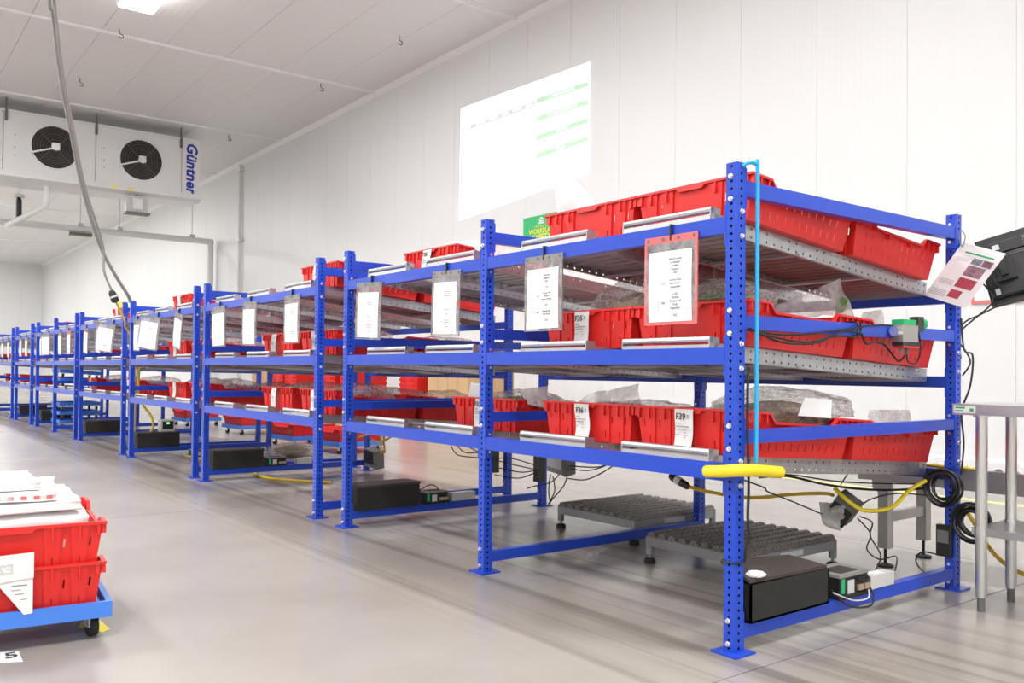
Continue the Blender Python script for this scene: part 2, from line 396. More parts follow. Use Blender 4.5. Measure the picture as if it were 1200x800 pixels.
# ------------------------------------------------------------------ red totes
CW, CL, CH = .60, .70, .178
def wall_grid(mb, P, ulist, vfun, holes, th):
    """slotted wall sheet: P(u,v,off); ulist cuts, vfun(u)->list of v cuts (same length); holes set of (i,j)"""
    nv = len(vfun(ulist[0])); ids = {}; vs = []
    for off in (0, th):
        for i, u in enumerate(ulist):
            for j, v in enumerate(vfun(u)): ids[(off, i, j)] = len(vs); vs.append(P(u, v, off))
    fs = []
    for i in range(len(ulist)-1):
        for j in range(nv-1):
            if (i, j) in holes:
                q = [(i,j),(i+1,j),(i+1,j+1),(i,j+1)]
                for k in range(4): a, b = q[k], q[(k+1)%4]; fs.append((ids[(0,*a)], ids[(0,*b)], ids[(th,*b)], ids[(th,*a)]))
            else:
                fs.append((ids[(0,i,j)], ids[(0,i+1,j)], ids[(0,i+1,j+1)], ids[(0,i,j+1)]))
                fs.append((ids[(th,i,j)], ids[(th,i,j+1)], ids[(th,i+1,j+1)], ids[(th,i+1,j)]))
    mb.add(vs, fs)
def tote_mesh():
    mb = MB(); tp = .024; th = -.004; hw, hl = CW/2, CL/2
    def ins(z): return tp*(1-z/CH)
    low = .036
    def prof(y):      # top edge of the long side walls
        a = abs(y)
        return CH if a > hl-.115 else (CH-low if a < hl-.15 else CH-low*(hl-.115-a)/.035)
    # end walls (y = 0 and y = CL) : slots
    def xcuts(spots, span, w=.0035):
        c = [-span, span]
        for s_ in spots: c += [s_-w, s_+w]
        return sorted(c)
    spots = [-.265, -.220, -.175, -.130, .130, .175, .220, .265]
    uc = xcuts(spots, hw); hs = set()
    vz = [0, .021, .051, .088, .120, CH]
    for s_ in spots:
        i = min(range(len(uc)-1), key=lambda k: abs((uc[k]+uc[k+1])/2-s_)); hs.add((i, 1 if abs(abs(s_)-.220) < .01 or abs(abs(s_)-.130) < .01 else 3))
    for sy in (-1, 1):
        def P(u, v, off, sy=sy): return (u*(1-ins(v)/hw), sy*(hl-ins(v)+off), v)
        wall_grid(mb, P, uc if sy < 0 else uc[::-1], lambda u: vz, {(i if sy < 0 else len(uc)-2-i, j) for i, j in hs}, th)
    spots2 = [-.26+.052*k for k in range(11)]
    uc2 = sorted(set([round(q, 5) for q in xcuts(spots2, hl, .003)]+[-(hl-.115), -(hl-.15), hl-.115, hl-.15])); hs2 = set()
    for k, s_ in enumerate(spots2):
        i = min(range(len(uc2)-1), key=lambda q: abs((uc2[q]+uc2[q+1])/2-s_)); hs2.add((i, 1)); hs2.add((i, 3))
    for sx in (-1, 1):
        def P(u, v, off, sx=sx): return (sx*(hw-ins(v)+off), u*(1-ins(v)/hl), v)
        wall_grid(mb, P, uc2[::-1] if sx < 0 else uc2, lambda u: [0, .028, .058, .088, .116, prof(u)], {(len(uc2)-2-i if sx < 0 else i, j) for i, j in hs2}, th)
    # floor
    mb.box((-hw+tp, -hl+tp, 0), (hw-tp, hl-tp, .005))
    # rim on the end walls, with label lip under the middle
    for sy in (-1, 1):
        mb.box((-hw-.012, min(sy*(hl-.003), sy*(hl+.012)), CH-.010), (hw+.012, max(sy*(hl-.003), sy*(hl+.012)), CH))
        yy = sy*(hl+.004); mb.prism([(-.075, yy, CH-.010), (.075, yy, CH-.010), (.062, yy, CH-.024), (-.062, yy, CH-.024)], (0, sy*.008, 0))
        for s_ in (-.220, -.130, .130, .220):     # wide tapered ribs, each with a slot near its foot
            pr = .009
            def rp(t, z, d, s_=s_, sy=sy): return (s_+t*(.021+.011*z/CH), sy*(hl-ins(z)-.002+d), z)
            segs = [(-1, 1, .003, .020), (-1, -.14, .020, .052), (.14, 1, .020, .052), (-1, 1, .052, CH-.011)]
            for t0, t1, z0, z1 in segs:
                a = [rp(t0, z0, 0), rp(t1, z0, 0), rp(t1, z1, 0), rp(t0, z1, 0)]; b = [rp(t0, z0, pr), rp(t1, z0, pr), rp(t1, z1, pr), rp(t0, z1, pr)]
                mb.add(a+b, [(0,1,2,3),(7,6,5,4),(0,4,5,1),(1,5,6,2),(2,6,7,3),(3,7,4,0)])
            y1 = sy*(hl-.002); mb.box((s_-.003, min(y1, y1+sy*.0145), CH-.055), (s_+.003, max(y1, y1+sy*.0145), CH-.01))
        for s_ in (-.283, .283):
            y1 = sy*(hl-.004); mb.box((s_-.006, min(y1, y1+sy*.011), CH-.05), (s_+.006, max(y1, y1+sy*.011), CH-.01))
    # rim on the long sides following the dip, corner blocks
    prof_pts = [-hl, -(hl-.115), -(hl-.15), hl-.15, hl-.115, hl]
    for sx in (-1, 1):
        for q in range(5):
            ya, yb = prof_pts[q], prof_pts[q+1]; za, zb = prof(ya), prof(yb); x0, x1 = sx*(hw-.004), sx*(hw+.012)
            vs_ = [(x0,ya,za-.010),(x1,ya,za-.010),(x1,ya,za),(x0,ya,za),(x0,yb,zb-.010),(x1,yb,zb-.010),(x1,yb,zb),(x0,yb,zb)]
            mb.add(vs_, [(0,1,2,3),(7,6,5,4),(0,4,5,1),(1,5,6,2),(2,6,7,3),(3,7,4,0)])
        for yy in (-hl+.004, -hl+.05, -hl+.10, hl-.004, hl-.05, hl-.10):
            mb.box((min(sx*(hw-.006), sx*(hw+.010)), yy-.004, CH-.045), (max(sx*(hw-.006), sx*(hw+.010)), yy+.004, CH-.006))
        for yy in (-.09, .09): mb.box((min(sx*(hw-.006), sx*(hw+.010)), yy-.004, CH-low-.03), (max(sx*(hw-.006), sx*(hw+.010)), yy+.004, CH-low-.006))
    return mb.mesh('tote', 'red')
TOTE = tote_mesh()
def card_mesh(wd, ht, seed):
    rnd = random.Random(seed); nx, nz_ = 4, 10; vs = []; fs = []
    ph = rnd.uniform(0, 6); a = rnd.uniform(-.006, .006)
    for k, off in enumerate((0, .0008)):
        for j in range(nz_+1):
            for i in range(nx+1):
                t = j/nz_; vs.append(((i/nx-.5)*wd*(1-.06*t)+a*math.sin(t*4+ph), -.004-.005*(1+math.sin(t*5+ph))-off-.010*t*t*0, -t*ht))
    m_ = (nx+1)*(nz_+1)
    for j in range(nz_):
        for i in range(nx):
            q = j*(nx+1)+i; fs += [(q, q+1, q+nx+2, q+nx+1), (m_+q, m_+q+nx+1, m_+q+nx+2, m_+q+1)]
    return MB().add(vs, fs).mesh('label_card', 'label', True)
CARDS = [card_mesh(.098, .155, s) for s in range(5)]
def lines_mesh(rows, m, d=.0004):
    mb = MB()
    for x0, x1, z0, z1 in rows: mb.box((x0, -d, z0), (x1, 0, z1))
    return mb.mesh('print_lines', m)
CARDLINES = lines_mesh([(-.036, -.010, -.060, -.056), (-.036, .034, -.073, -.069), (-.036, .018, -.084, -.080), (-.036, -.012, -.104, -.102), (.012, .018, -.098, -.092), (.004, .030, -.108, -.106), (.012, .016, -.118, -.112),
                        (.020, .025, -.028, -.022), (.028, .033, -.028, -.022), (.020, .025, -.037, -.031), (.028, .033, -.037, -.031)], 'grey_ink')
TIER = ['bottom', 'middle', 'top']
NT = [0]
def tote(X, yf, lvl, ri, li, pos, code=None, card=False, lab=None):
    z0, sl = BEDZ[lvl]; a = math.atan(sl); yc = yf+CL/2
    zc = z0+sl*(yc-.046)+.0005
    if lab is None:
        lab = 'red tote, %s of %s lane, %s tier, %s' % (pos, ORD1[li], TIER[lvl], 'rack beside steel table' if ri == 0 else '%s rack from steel table' % ORD1[ri])
        if code: lab = 'red tote with %s card, %s tier of the rack beside the steel table' % (code, TIER[lvl])
    o = tag(obj('tote', TOTE, None, (X, yc, zc), (a, 0, 0)), lab, 'crate', 'red totes on the flow racks')
    if card or code:
        c = obj('label_card', CARDS[NT[0] % 5], o, (-.01+.02*random.random(), -CL/2-.012, CH-.008)); NT[0] += 1
        obj('print_lines', CARDLINES, c, (0, -.0165, 0))
        if code:
            tm = obj('card_code', text_mesh(code, .036, 'ink', 'LEFT', .0006), c, (-.040, -.0168, -.042), (PI/2, 0, 0))
    return o
LN = [lanes(i) for i in range(8)]
# rack beside the table: (lane, front y list) per tier; crate x is lane centre shifted slightly
def lx(ri, li):
    if ri == 0: return [-.374, -1.004, -1.950, -2.620][li]
    return LN[ri][li]+(.02 if len(LN[ri]) == 3 else -.012)
near_spec = {2: {0: [.165, .895], 1: [.165, .895], 3: [.30]}, 1: {0: [.165, .895], 1: [.165, .895], 2: [.90]}, 0: {0: [.165, .895], 1: [.165, .895], 2: [.25, .98], 3: [.90]}}
codes = {(0, 0): 'F39', (0, 1): 'F36', (1, 1): 'F35', (1, 2): 'F29', (0, 2): 'F33', (0, 3): 'F30', (2, 3): 'F28'}
TOTES = {}
for lvl, d in near_spec.items():
    for li, yl in d.items():
        for k, yf in enumerate(yl):
            code = codes.get((lvl, li)) if k == 0 else None
            TOTES[(0, lvl, li, k)] = tote(lx(0, li), yf, lvl, 0, li, 'front' if k == 0 else 'rear', code)
far_spec = {1: {2: {0: [.165, .895], 2: [.90]}, 1: {0: [.165, .895], 1: [.165, .895]}, 0: {0: [.165, .895], 1: [.165, .895]}},
            2: {2: {0: [.88], 1: [.20, .93]}, 1: {0: [.165, .895], 1: [.165, .895]}, 0: {0: [.165, .895], 1: [.165, .895]}},
            3: {2: {1: [.20]}, 1: {0: [.50], 1: [.60]}, 0: {0: [.165, .895]}},
            4: {2: {3: [.3]}, 1: {0: [.5], 2: [.4]}, 0: {0: [.3]}},
            5: {2: {}, 1: {1: [.3]}, 0: {}}, 6: {2: {1: [.4]}, 1: {0: [.2], 1: [.2], 2: [.2]}, 0: {0: [.2], 1: [.2]}}, 7: {2: {}, 1: {0: [.2], 1: [.2]}, 0: {0: [.3]}}}
for ri, dd in far_spec.items():
    for lvl, d in dd.items():
        for li, yl in d.items():
            for k, yf in enumerate(yl):
                TOTES[(ri, lvl, li, k)] = tote(lx(ri, li), yf, lvl, ri, li, 'front' if k == 0 else 'rear', None, card=(k == 0))
# ------------------------------------------------------------------ plastic bags
def blob(seed, sub=4):
    bm = bmesh.new(); bmesh.ops.create_icosphere(bm, subdivisions=sub, radius=1); o = Vector((seed*7.3, seed*3.1, 1.7))
    for v in bm.verts:
        p = v.co.copy(); n = 1-abs(noise.noise(p*1.6+o))*1.1; n2 = abs(noise.noise(p*4.2+o)); n3 = abs(noise.noise(p*9+o))
        f = .72+.34*n-.22*n2-.07*n3; q = p*f
        q.x = max(-.95, min(.95, q.x*1.1)); q.y = max(-.95, min(.95, q.y*1.1)); v.co = q
    return bm
def blob_mesh(seed, m):
    bm = blob(seed); me = bpy.data.meshes.new('bag'); bm.to_mesh(me); bm.free(); me.materials.append(MATS[m])
    me.polygons.foreach_set('use_smooth', [True]*len(me.polygons)); return me
BL = [blob_mesh(s, m) for s, m in ((1, 'bag'), (2, 'bag_dark'), (3, 'bag'), (4, 'bag_white'), (5, 'bag_dark'))]
FOOD = [blob_mesh(11, 'leaf'), blob_mesh(12, 'food')]
def settle(o, T, zmin):
    """soft things give way: no vertex below the surface zmin(p) given in the frame T"""
    Ti = T.inverted()
    for c, Mw, lift in [(o, o.matrix_basis.copy(), 0)]+[(c, o.matrix_basis @ c.matrix_basis, .006) for c in o.children]:
        me = c.data.copy(); c.data = me; A = Ti @ Mw; B = A.inverted()
        for v in me.vertices:
            p = A @ v.co; z = zmin(p)+lift
            if p.z < z: p.z = z; v.co = B @ p
def in_tote(p):
    q = max(0, min(1, max((abs(p.x)-.185)/.065, (abs(p.y)-.235)/.065)))
    return .008+(CH+.004)*q
def bag(loc, size, v, rz=0, label='', food=None, group='produce bags in totes', ry=0, tote=None):
    o = tag(obj('produce_bag', BL[v], None, loc, (0, ry, rz)), label, 'bag', group); o.scale = size
    if food is not None:
        c = obj('contents', FOOD[food], o, (.05, -.1, -.1)); c.scale = (.72, .62, .62)
    if tote: settle(o, TOTES[tote].matrix_basis.copy(), in_tote)
    return o
def flap(name, q, th, m, label, seed=0, cat='bag', group=None, n=10, wr=.02):
    """flat-ish bag: four corners (bottom-left, bottom-right, top-right, top-left) with pillow thickness and creases"""
    a, b, c, d = [Vector(p) for p in q]; nr = (b-a).cross(d-a).normalized(); vs = []; fs = []; off = Vector((seed*3.7, seed, .5))
    for s_ in (-1, 1):
        for j in range(n+1):
            for i in range(n+1):
                u, v = i/n, j/n; p = (a*(1-u)+b*u)*(1-v)+(d*(1-u)+c*u)*v
                k = (max(0, 4*u*(1-u))*max(0, 4*v*(1-v)))**.5
                p = p+nr*(s_*(th*k+.0006)+wr*noise.noise(p*9+off)+.5*wr*noise.noise(p*22+off))
                vs.append(p)
    m_ = (n+1)**2
    for j in range(n):
        for i in range(n):
            t = j*(n+1)+i; fs += [(t, t+n+1, t+n+2, t+1), (m_+t, m_+t+1, m_+t+n+2, m_+t+n+1)]
    for i in range(n):
        for e0, e1 in (((0, i), (0, i+1)), ((n, i), (n, i+1)), ((i, 0), (i+1, 0)), ((i, n), (i+1, n))):
            t0, t1 = e0[0]*(n+1)+e0[1], e1[0]*(n+1)+e1[1]; fs.append((t0, t1, m_+t1, m_+t0))
    return tag(obj(name, MB().add(vs, fs).mesh(name, m, True)), label, cat, group)
def zl(lvl, y): return BEDZ[lvl][0]+BEDZ[lvl][1]*(y-.046)
A_ = 'rack beside steel table'
# near rack, bottom tier
bag((-.31, .70, zl(0, .70)+.172), (.24, .44, .135), 4, .06, 'large clear film bag bulging over the F39 tote', food=1, tote=(0, 0, 0, 0))
flap('paper_sheet', [at(935,487,Y=.42), at(974,490,Y=.50), at(975,468,Y=.50), at(943,466,Y=.42)], .001, 'paper', 'white note lying on the bulging film bag over the F39 tote', 3, 'paper', wr=.004)
o = flap('produce_bag', [at(1012,500,X=-.20), at(1068,503,X=-.20), at(1065,480,X=-.20), at(1020,480,X=-.20)], .015, 'bag', 'clear flat bag standing in the rear tote behind the F39 tote', 4)
settle(o, TOTES[(0, 0, 0, 1)].matrix_basis.copy(), in_tote)
flap('produce_bag', [at(678,474,Y=.4), at(752,476,Y=.4), at(748,448,Y=.45), at(690,462,Y=.45)], .012, 'bag', 'clear film bag flap standing up in the F36 tote', 5)
bag((-1.00, .62, zl(0, .62)+.15), (.24, .16, .07), 2, .2, 'crumpled clear bag lying in the F36 tote behind the flap', tote=(0, 0, 1, 0))
bag((-1.02, 1.25, zl(0, 1.25)+.14), (.24, .26, .08), 0, 1.2, 'clear film bag in the rear tote behind the F36 tote', tote=(0, 0, 1, 1))
bag((-2.03, .60, zl(0, .60)+.165), (.18, .25, .085), 0, 0, 'clear film bag with green leaves in the F33 tote', food=0, tote=(0, 0, 2, 0))
o = flap('produce_bag', [at(618,474,X=-1.629), at(640,478,X=-1.629), at(642,452,X=-1.72), at(608,457,X=-1.72)], .003, 'bag_white', 'white film bag hanging over the side of the F33 tote', 6, wr=.006)
settle(o, TOTES[(0, 0, 2, 0)].matrix_basis.copy(), lambda p: CH+.004-.036*max(0, min(1, (.235-abs(p.y))/.035)) if p.x < .318 else 0)
flap('paper_sheet', [at(549,466,Y=.33), at(565,467,Y=.33), at(566,450,Y=.36), at(552,448,Y=.36)], .001, 'paper', 'white paper sheet sticking up from the F33 tote', 7, 'paper', wr=.004)
bag((-1.95, 1.3, zl(0, 1.3)+.15), (.22, .24, .07), 3, .8, 'white film bag in the rear tote behind the F33 tote', tote=(0, 0, 2, 1))
bag((-2.62, 1.2, zl(0, 1.2)+.16), (.25, .25, .08), 1, .5, 'grey film bag in the F30 tote of the rack beside steel table', tote=(0, 0, 3, 0))
# near rack, middle tier
bag((-.37, .36, zl(1, .36)+.20), (.17, .24, .10), 0, PI/2, 'clear bag of greens in the middle tier tote behind the red sign pouch', food=0, tote=(0, 1, 0, 0))
bag((-.95, .50, zl(1, .50)+.215), (.26, .22, .155), 4, 1.0, 'tall puffed clear bag in the F35 tote', food=1, tote=(0, 1, 1, 0))
o = flap('produce_bag', [at(905,368,X=-.27), at(1003,376,X=-.15), at(985,326,X=-.17), at(908,358,X=-.27)], .016, 'bag', 'clear pointed bag with herbs standing in the rear middle tier tote', 8)
for k in (0, 1): settle(o, TOTES[(0, 1, 0, k)].matrix_basis.copy(), lambda p: in_tote(p) if abs(p.y) < .37 else -1)
c_ = obj('herb_bunch', FOOD[0], None, at(986,358,X=-.175), (0, .5, 0)); c_.scale = (.020, .028, .042)
tag(c_, 'green herb bunch showing beside the pointed clear bag', 'herbs')
flap('produce_bag', [at(1005,386,X=-.24), at(1040,389,X=-.22), at(1036,362,X=-.22), at(1012,366,X=-.24)], .012, 'bag', 'small clear bag corner standing behind the pointed herb bag', 9)
# near rack, top tier
flap('produce_bag', [at(652,262,Y=.45), at(705,246,Y=.45), at(676,213,Y=.5), at(650,206,Y=.5)], .015, 'bag_white', 'tall white film bag standing up in a top tier tote before the projection', 10)
bag((-2.62, .62, zl(2, .62)+.20), (.24, .24, .085), 3, .3, 'white bag heaped in the F28 tote on the top tier', tote=(0, 2, 3, 0))
# other racks
LAB = ['clear film bag heaped in a tote', 'dull grey film bag heaped in a tote', 'crinkled clear bag piled in a tote', 'white film bag heaped in a tote', 'dark clear bag piled in a tote']
NB = 0
for (ri, lvl, li, k), t in TOTES.items():
    if ri == 0 or ri > 4: continue
    if lvl == 2 and not (ri == 1 and li == 0): continue
    if lvl == 1 and k == 1 and ri > 1: continue
    v = [0, 1, 2, 4, 0, 3][NB % 6]; NB += 1
    if lvl == 2: v = 3
    bag((t.location.x, t.location.y, t.location.z+CH*.86), (.25, .28, .075 if lvl else .10), v, NB*1.3,
        '%s, %s of %s lane, %s tier, %s rack from steel table' % (LAB[v].replace(' in a tote', ''), 'rear' if k else 'front', ORD1[li], TIER[lvl], ORD1[ri]), group='film bags in far totes', tote=(ri, lvl, li, k))
o = bag((-4.55, .35, zl(2, .35)+.06), (.16, .14, .065), 3, .2, 'small white bag lying on the empty top tier of the second rack')
settle(o, Matrix.Identity(4), lambda p: zl(2, p.y)+.001)
yb_ = MB(); yb_.tube([(0,0,0),(0,0,.02),(0,0,.10),(0,0,.13),(0,0,.16)], [.04,.055,.055,.03,.03], 12)
tag(obj('yellow_jar', yb_.mesh('yellow_jar', 'yellow', True), None, (-10.27, .30, zl(2, .30)+.012)), 'yellow plastic jar in the top tier tote of the fourth rack', 'jar').scale = (1.3, 1.3, 1.75)
# ------------------------------------------------------------------ sign pouches
PWD, PHT = .275, .352
def pouch_meshes():
    n = 8
    def sheet(wd, z0, z1, y, th, m, bow):
        vs, fs = [], []
        for s_ in (0, th):
            for j in range(n+1):
                z = z0+(z1-z0)*j/n; t = (-z)/PHT; yy = y-bow*math.sin(t*PI)
                vs += [(-wd/2, yy-s_, z), (wd/2, yy-s_, z)]
        k = 2*(n+1)
        for j in range(n): fs += [(2*j, 2*j+2, 2*j+3, 2*j+1), (k+2*j, k+2*j+1, k+2*j+3, k+2*j+2), (2*j, k+2*j, k+2*j+2, 2*j+2), (2*j+1, 2*j+3, k+2*j+3, k+2*j+1)]
        fs += [(0, 1, k+1, k), (2*n, k+2*n, k+2*n+1, 2*n+1)]
        return MB().add(vs, fs).mesh('sheet', m, True)
    hd = MB().box((-PWD/2, -.004, -.028), (PWD/2, .001, 0))
    return sheet, hd
sheet, hdmb = pouch_meshes()
HD = {m: hdmb.mesh('header_strip', m) for m in ('grey_strip', 'pink')}
EY = MB().tube([(0, -.0035, -.013), (0, -.0065, -.013)], .008, 8).mesh('eyelet', 'dark_grey')
PO = sheet(PWD, -.026, -PHT, 0, .003, 'pouch', .004); PA = sheet(.225, -.062, -.340, -.0045, .0006, 'paper', .004)
ED = {}
for m in ('grey_strip', 'pink'):
    mb = MB(); wd = .0035 if m == 'grey_strip' else .010
    for a, b in (((-PWD/2, -.026), (-PWD/2+wd, -PHT)), ((PWD/2-wd, -.026), (PWD/2, -PHT)), ((-PWD/2, -PHT+wd), (PWD/2, -PHT))): mb.box((a[0], -.0055, b[1]), (b[0], .0005, a[1]))
    ED[m] = mb.mesh('border', m)
TIE = MB().box((-.0035, -.0065, -.02), (.0035, .0045, .0435)); TIE.box((-.0035, .0045, .0405), (.0035, .021, .0435)); TIE = TIE.mesh('cable_tie', 'black')
NEARTXT = [[('Jack-O-Lover', 0), ('w Sausage', 0), ('Stuffed', 0), ('Peppers', 0), ('480', 0), None, ('Loaded Beef', 0), ('and Potato', 0), ('Quesadillas', 0), None, ('1,332', 0), ('Herbed', 0), ('Chicken and', 0), ('Pork', 0), ('Vegetables', 0), None, ('562', 0)],
           [('One Pot', 0), ('Spaghetti', 0), ('Style', 0), None, ('178', 0), None, ('Creamy Miso', 0), ('Chicken', 0), ('Lemon Wedge', 0), None, ('432', 0), None, ('Honeycrisp', 0), ('Pork Roast', 0), None, ('1,021', 0)]]
GENLINES = lines_mesh([(-.01, .045, z, z+.004) for z in (-.115, -.127, -.139, -.190, -.202, -.214, -.270, -.282)]+[(.012, .034, z, z+.005) for z in (-.160, -.238, -.306)]+[(-.055, -.0535, -.305, -.115), (-.034, -.022, -.204, -.199), (-.034, -.022, -.278, -.273)], 'grey_ink')
SIDELINE = lines_mesh([(-.056, -.0545, -.160, -.105), (-.058, -.0565, -.230, -.172), (-.060, -.0585, -.305, -.245), (-.09, .09, -.0775, -.0770)], 'grey_ink')
def sign(X, ri, idx, m='grey_strip', txt=None, rot=(0, 0, 0), z=1.566, wide=1, lab=None):
    off = abs(math.sin(rot[2]))*PWD/2*1.03
    o = thing('sign_pouch', lab, 'sign', (X, -.004-off, z), rot, group='hanging sign pouches'); o.scale = (wide, 1, 1)
    obj('header_strip', HD[m], o); obj('plastic_sleeve', PO, o); obj('border', ED[m], o); p = obj('paper_sheet', PA, o); [obj('eyelet', EY, o, (x_, 0, 0)) for x_ in (-.12, -.04, .04, .12)]; 
    tie = obj('cable_tie', TIE, o); tie.matrix_local = Matrix.LocRotScale(None, Euler(rot), (wide, 1, 1)).inverted() @ Matrix.Translation((0, off, 0))
    if off > .004: obj('tie_strap', MB().box((-.0035, -off-.006, -.016), (.0035, 0, -.012)).mesh('tie_strap', 'black'), tie)
    if txt is None: obj('print_lines', GENLINES, p, (0, -.0085, 0))
    else:
        obj('print_lines', SIDELINE, p, (0, -.0085, 0)); zz = -.098
        for ln in NEARTXT[txt]:
            if ln: obj('print_text', text_mesh(ln[0], .0125, 'grey_ink', 'CENTER', 0), p, (.030, -.0095, zz), (PI/2, 0, 0))
            zz -= .0138
        for s_, z_ in (('F35', -.195), ('F36', -.270)): obj('print_text', text_mesh(s_, .012, 'grey_ink', 'CENTER'), p, (-.032, -.0095, z_), (PI/2, 0, 0))
    return o
sign(-.315, 0, 0, 'pink', 0, lab='clear sign pouch with red border hung near the yellow sleeved corner post')
sign(-1.103, 0, 1, txt=1, lab='grey edged sign pouch above the F35 tote')
sign(-1.93, 0, 2, rot=(0, .035, 0), lab='grey edged sign pouch above the F33 tote, slightly askew')
sign(-2.78, 0, 3, rot=(0, .045, .10), lab='grey edged sign pouch by the far end of the rack beside steel table')
for ri in range(1, 8):
    for li, X in enumerate(LN[ri]):
        rz = {(1, 1): .04, (1, 2): .08, (2, 1): .55, (3, 0): .60, (4, 2): .3}.get((ri, li), 0)
        ry = {(2, 0): .20, (2, 1): .14, (2, 2): .03, (3, 0): .15, (3, 1): .08, (3, 2): .10}.get((ri, li), .03*((li+ri) % 3-1))
        sign(X-.05+.02*((li*7+ri*3) % 5-2), ri, li, rot=(0, ry, rz), m='pink' if (ri, li) in ((4, 0), (6, 2)) else 'grey_strip',
             lab='white menu sheet in pouch on %s lane of %s rack from steel table' % (ORD1[li], ORD1[ri]))
# ------------------------------------------------------------------ under the racks
def grate(loc, wx, wy, h, label):
    t = thing('grate_platform', label, 'platform', loc)
    fr_ = MB(); s = .045
    fr_.box((0, 0, h-.055), (wx, .035, h-.008)); fr_.box((0, wy-.035, h-.055), (wx, wy, h-.008)); fr_.box((0, .035, h-.055), (.035, wy-.035, h-.008)); fr_.box((wx-.035, .035, h-.055), (wx, wy-.035, h-.008))
    obj('frame', fr_.mesh('frame', 'mid_grey'), t)
    n = 9; pw = wx/n
    prof = [(0, 0), (.10, .0), (.26, .020), (.50, .026), (.74, .020), (.90, 0), (1, 0), (1, -.006), (0, -.006)]
    pm_ = MB().prism([(u*pw, 0, z) for u, z in prof][::-1], (0, wy, 0)).mesh('plank', 'grate')
    for i in range(n): obj('plank', pm_, t, (i*pw, 0, h-.002))
    lg = MB().cyl((0, 0, .05), (0, 0, h-.01), .021, 12); lg.cyl((0, 0, .02), (0, 0, .06), .008, 8); lg = lg.mesh('leg', 'mid_grey', True)
    ft = MB().tube([(0,0,0),(0,0,.022),(0,0,.03)], [.032,.032,.02], 12).mesh('rubber_foot', 'rubber', True)
    for px, py in ((.015, .015), (wx-.015, .015), (.015, wy-.015), (wx-.015, wy-.015)):
        l_ = obj('leg', lg, t, (px, py, 0)); obj('rubber_foot', ft, l_)
    pl = MB().box((wx-.001, wy*.35, h-.045), (wx+.002, wy*.6, h-.018)).mesh('label_plate', 'grey_plastic'); obj('label_plate', pl, t)
grate((-2.345, 1.15, 0), .70, .74, .150, 'grey ridged grate platform on rubber feet, partly behind the middle rack frame')
grate((-1.27, .86, 0), .66, .76, .150, 'grey ridged grate platform on rubber feet behind the open black box')
def black_box(X, y0, ly, wx, h, z, label, lid_open=False):
    t = thing('cable_box', label, 'box', (X, y0, z), group='black boxes under the racks')
    b = MB(); r = .012
    b.prism([(0, 0, 0), (-wx, 0, 0), (-wx-.0, 0, h), (.0, 0, h)], (0, ly, 0)) if not lid_open else None
    if lid_open:
        th = .008
        for a_, c_ in (((-wx, 0, 0), (0, ly, .008)), ((-wx, 0, 0), (0, th, h)), ((-wx, ly-th, 0), (0, ly, h)), ((-wx, 0, 0), (-wx+th, ly, h)), ((-th, 0, 0), (0, ly, h))): b.box(a_, c_)
    obj('body', b.mesh('body', 'black_box'), t)
    if lid_open:
        cs = [(.004, -.012, h+.010), (-.004, ly*.98, h+.001), (-wx-.006, ly*.84, h+.030), (-wx-.008, -.012, h+.060)]
        obj('lid', MB().prism(cs, (0, 0, .012)).mesh('lid', 'box_lid'), t)
        obj('inner_lining', MB().box((-wx+.01, .012, .009), (-.012, ly-.012, .03)).mesh('inner_lining', 'dark_grey'), t)
    else:
        obj('lid', MB().box((-wx-.006, -.006, h-.001), (.006, ly+.006, h+.014)).mesh('lid', 'box_lid'), t)
        obj('cable_slot', MB().box((-wx*.55, -.003, h*.25), (-wx*.40, .004, h*.9)).mesh('cable_slot', 'rubber'), t)
black_box(.015, .075, .50, .125, .140, .106, 'open black box with loose brown lid on the rack end beam', True)
tag(obj('crumpled_tissue', blob_mesh(21, 'white'), None, (-.003, .125, .279)), 'crumpled white tissue on the edge of the open black box', 'tissue').scale = (.035, .04, .012)
black_box(-3.09, .075, .47, .18, .150, .106, 'closed black box at far end of the rack beside steel table')
for ri in (2, 3, 4, 5):
    black_box(RACKS[ri][-1]+.03, .085, .47, .18, .160, .106, 'closed black box under the far end of the %s rack from steel table' % ORD1[ri])
black_box(-5.93, .085, .47, .18, .160, .106, 'closed black box under the far end of the second rack from steel table')
def io_module(X, y, z, label, s=1):
    t = thing('network_module', label, 'device', (X, y, z), group='black cable modules on bottom beams'); t.scale = (s, s, s)
    b = MB(); b.box((-.15, 0, .012), (0, .21, .085)); b.box((-.16, -.012, 0), (.012, .225, .014)); obj('body', b.mesh('body', 'black'), t)
    obj('cover', MB().prism([(-.153, 0, .085), (.003, 0, .085), (.003, .21, .085), (-.153, .21, .085)], (0, 0, .012)).mesh('cover', 'grey_strip'), t)
    obj('cover_stain', MB().box((-.11, .04, .097), (-.02, .17, .099)).mesh('cover_stain', 'box_lid'), t)
    g = MB().box((0, .015, .02), (.0015, .038, .08)).mesh('sticker', 'green'); obj('sticker', g, t)
    obj('sticker', MB().box((0, .060, .015), (.0015, .108, .070)).mesh('sticker', 'grey_plastic'), t)
    for q in range(4): obj('cable_gland', MB().cyl((0, .135+.02*q, .068), (.012, .135+.02*q, .068), .008, 8).mesh('cable_gland', 'rubber'), t)
    for q in range(2): obj('connector', MB().box((0, .13+.042*q, .022), (.012, .165+.042*q, .045)).mesh('connector', 'brass'), t)
io_module(.01, .655, .106, 'black cable module with grey cover on the beam beside the open black box')
io_module(-3.10, .60, .106, 'black cable module beside the closed black box near a white supply', .85)
io_module(RACKS[1][1]+.02, .60, .106, 'black cable module under the far end of the second rack from steel table', .85)
io_module(RACKS[2][1]+.35, .60, .0, 'black cable module on the floor under the third rack', .9)
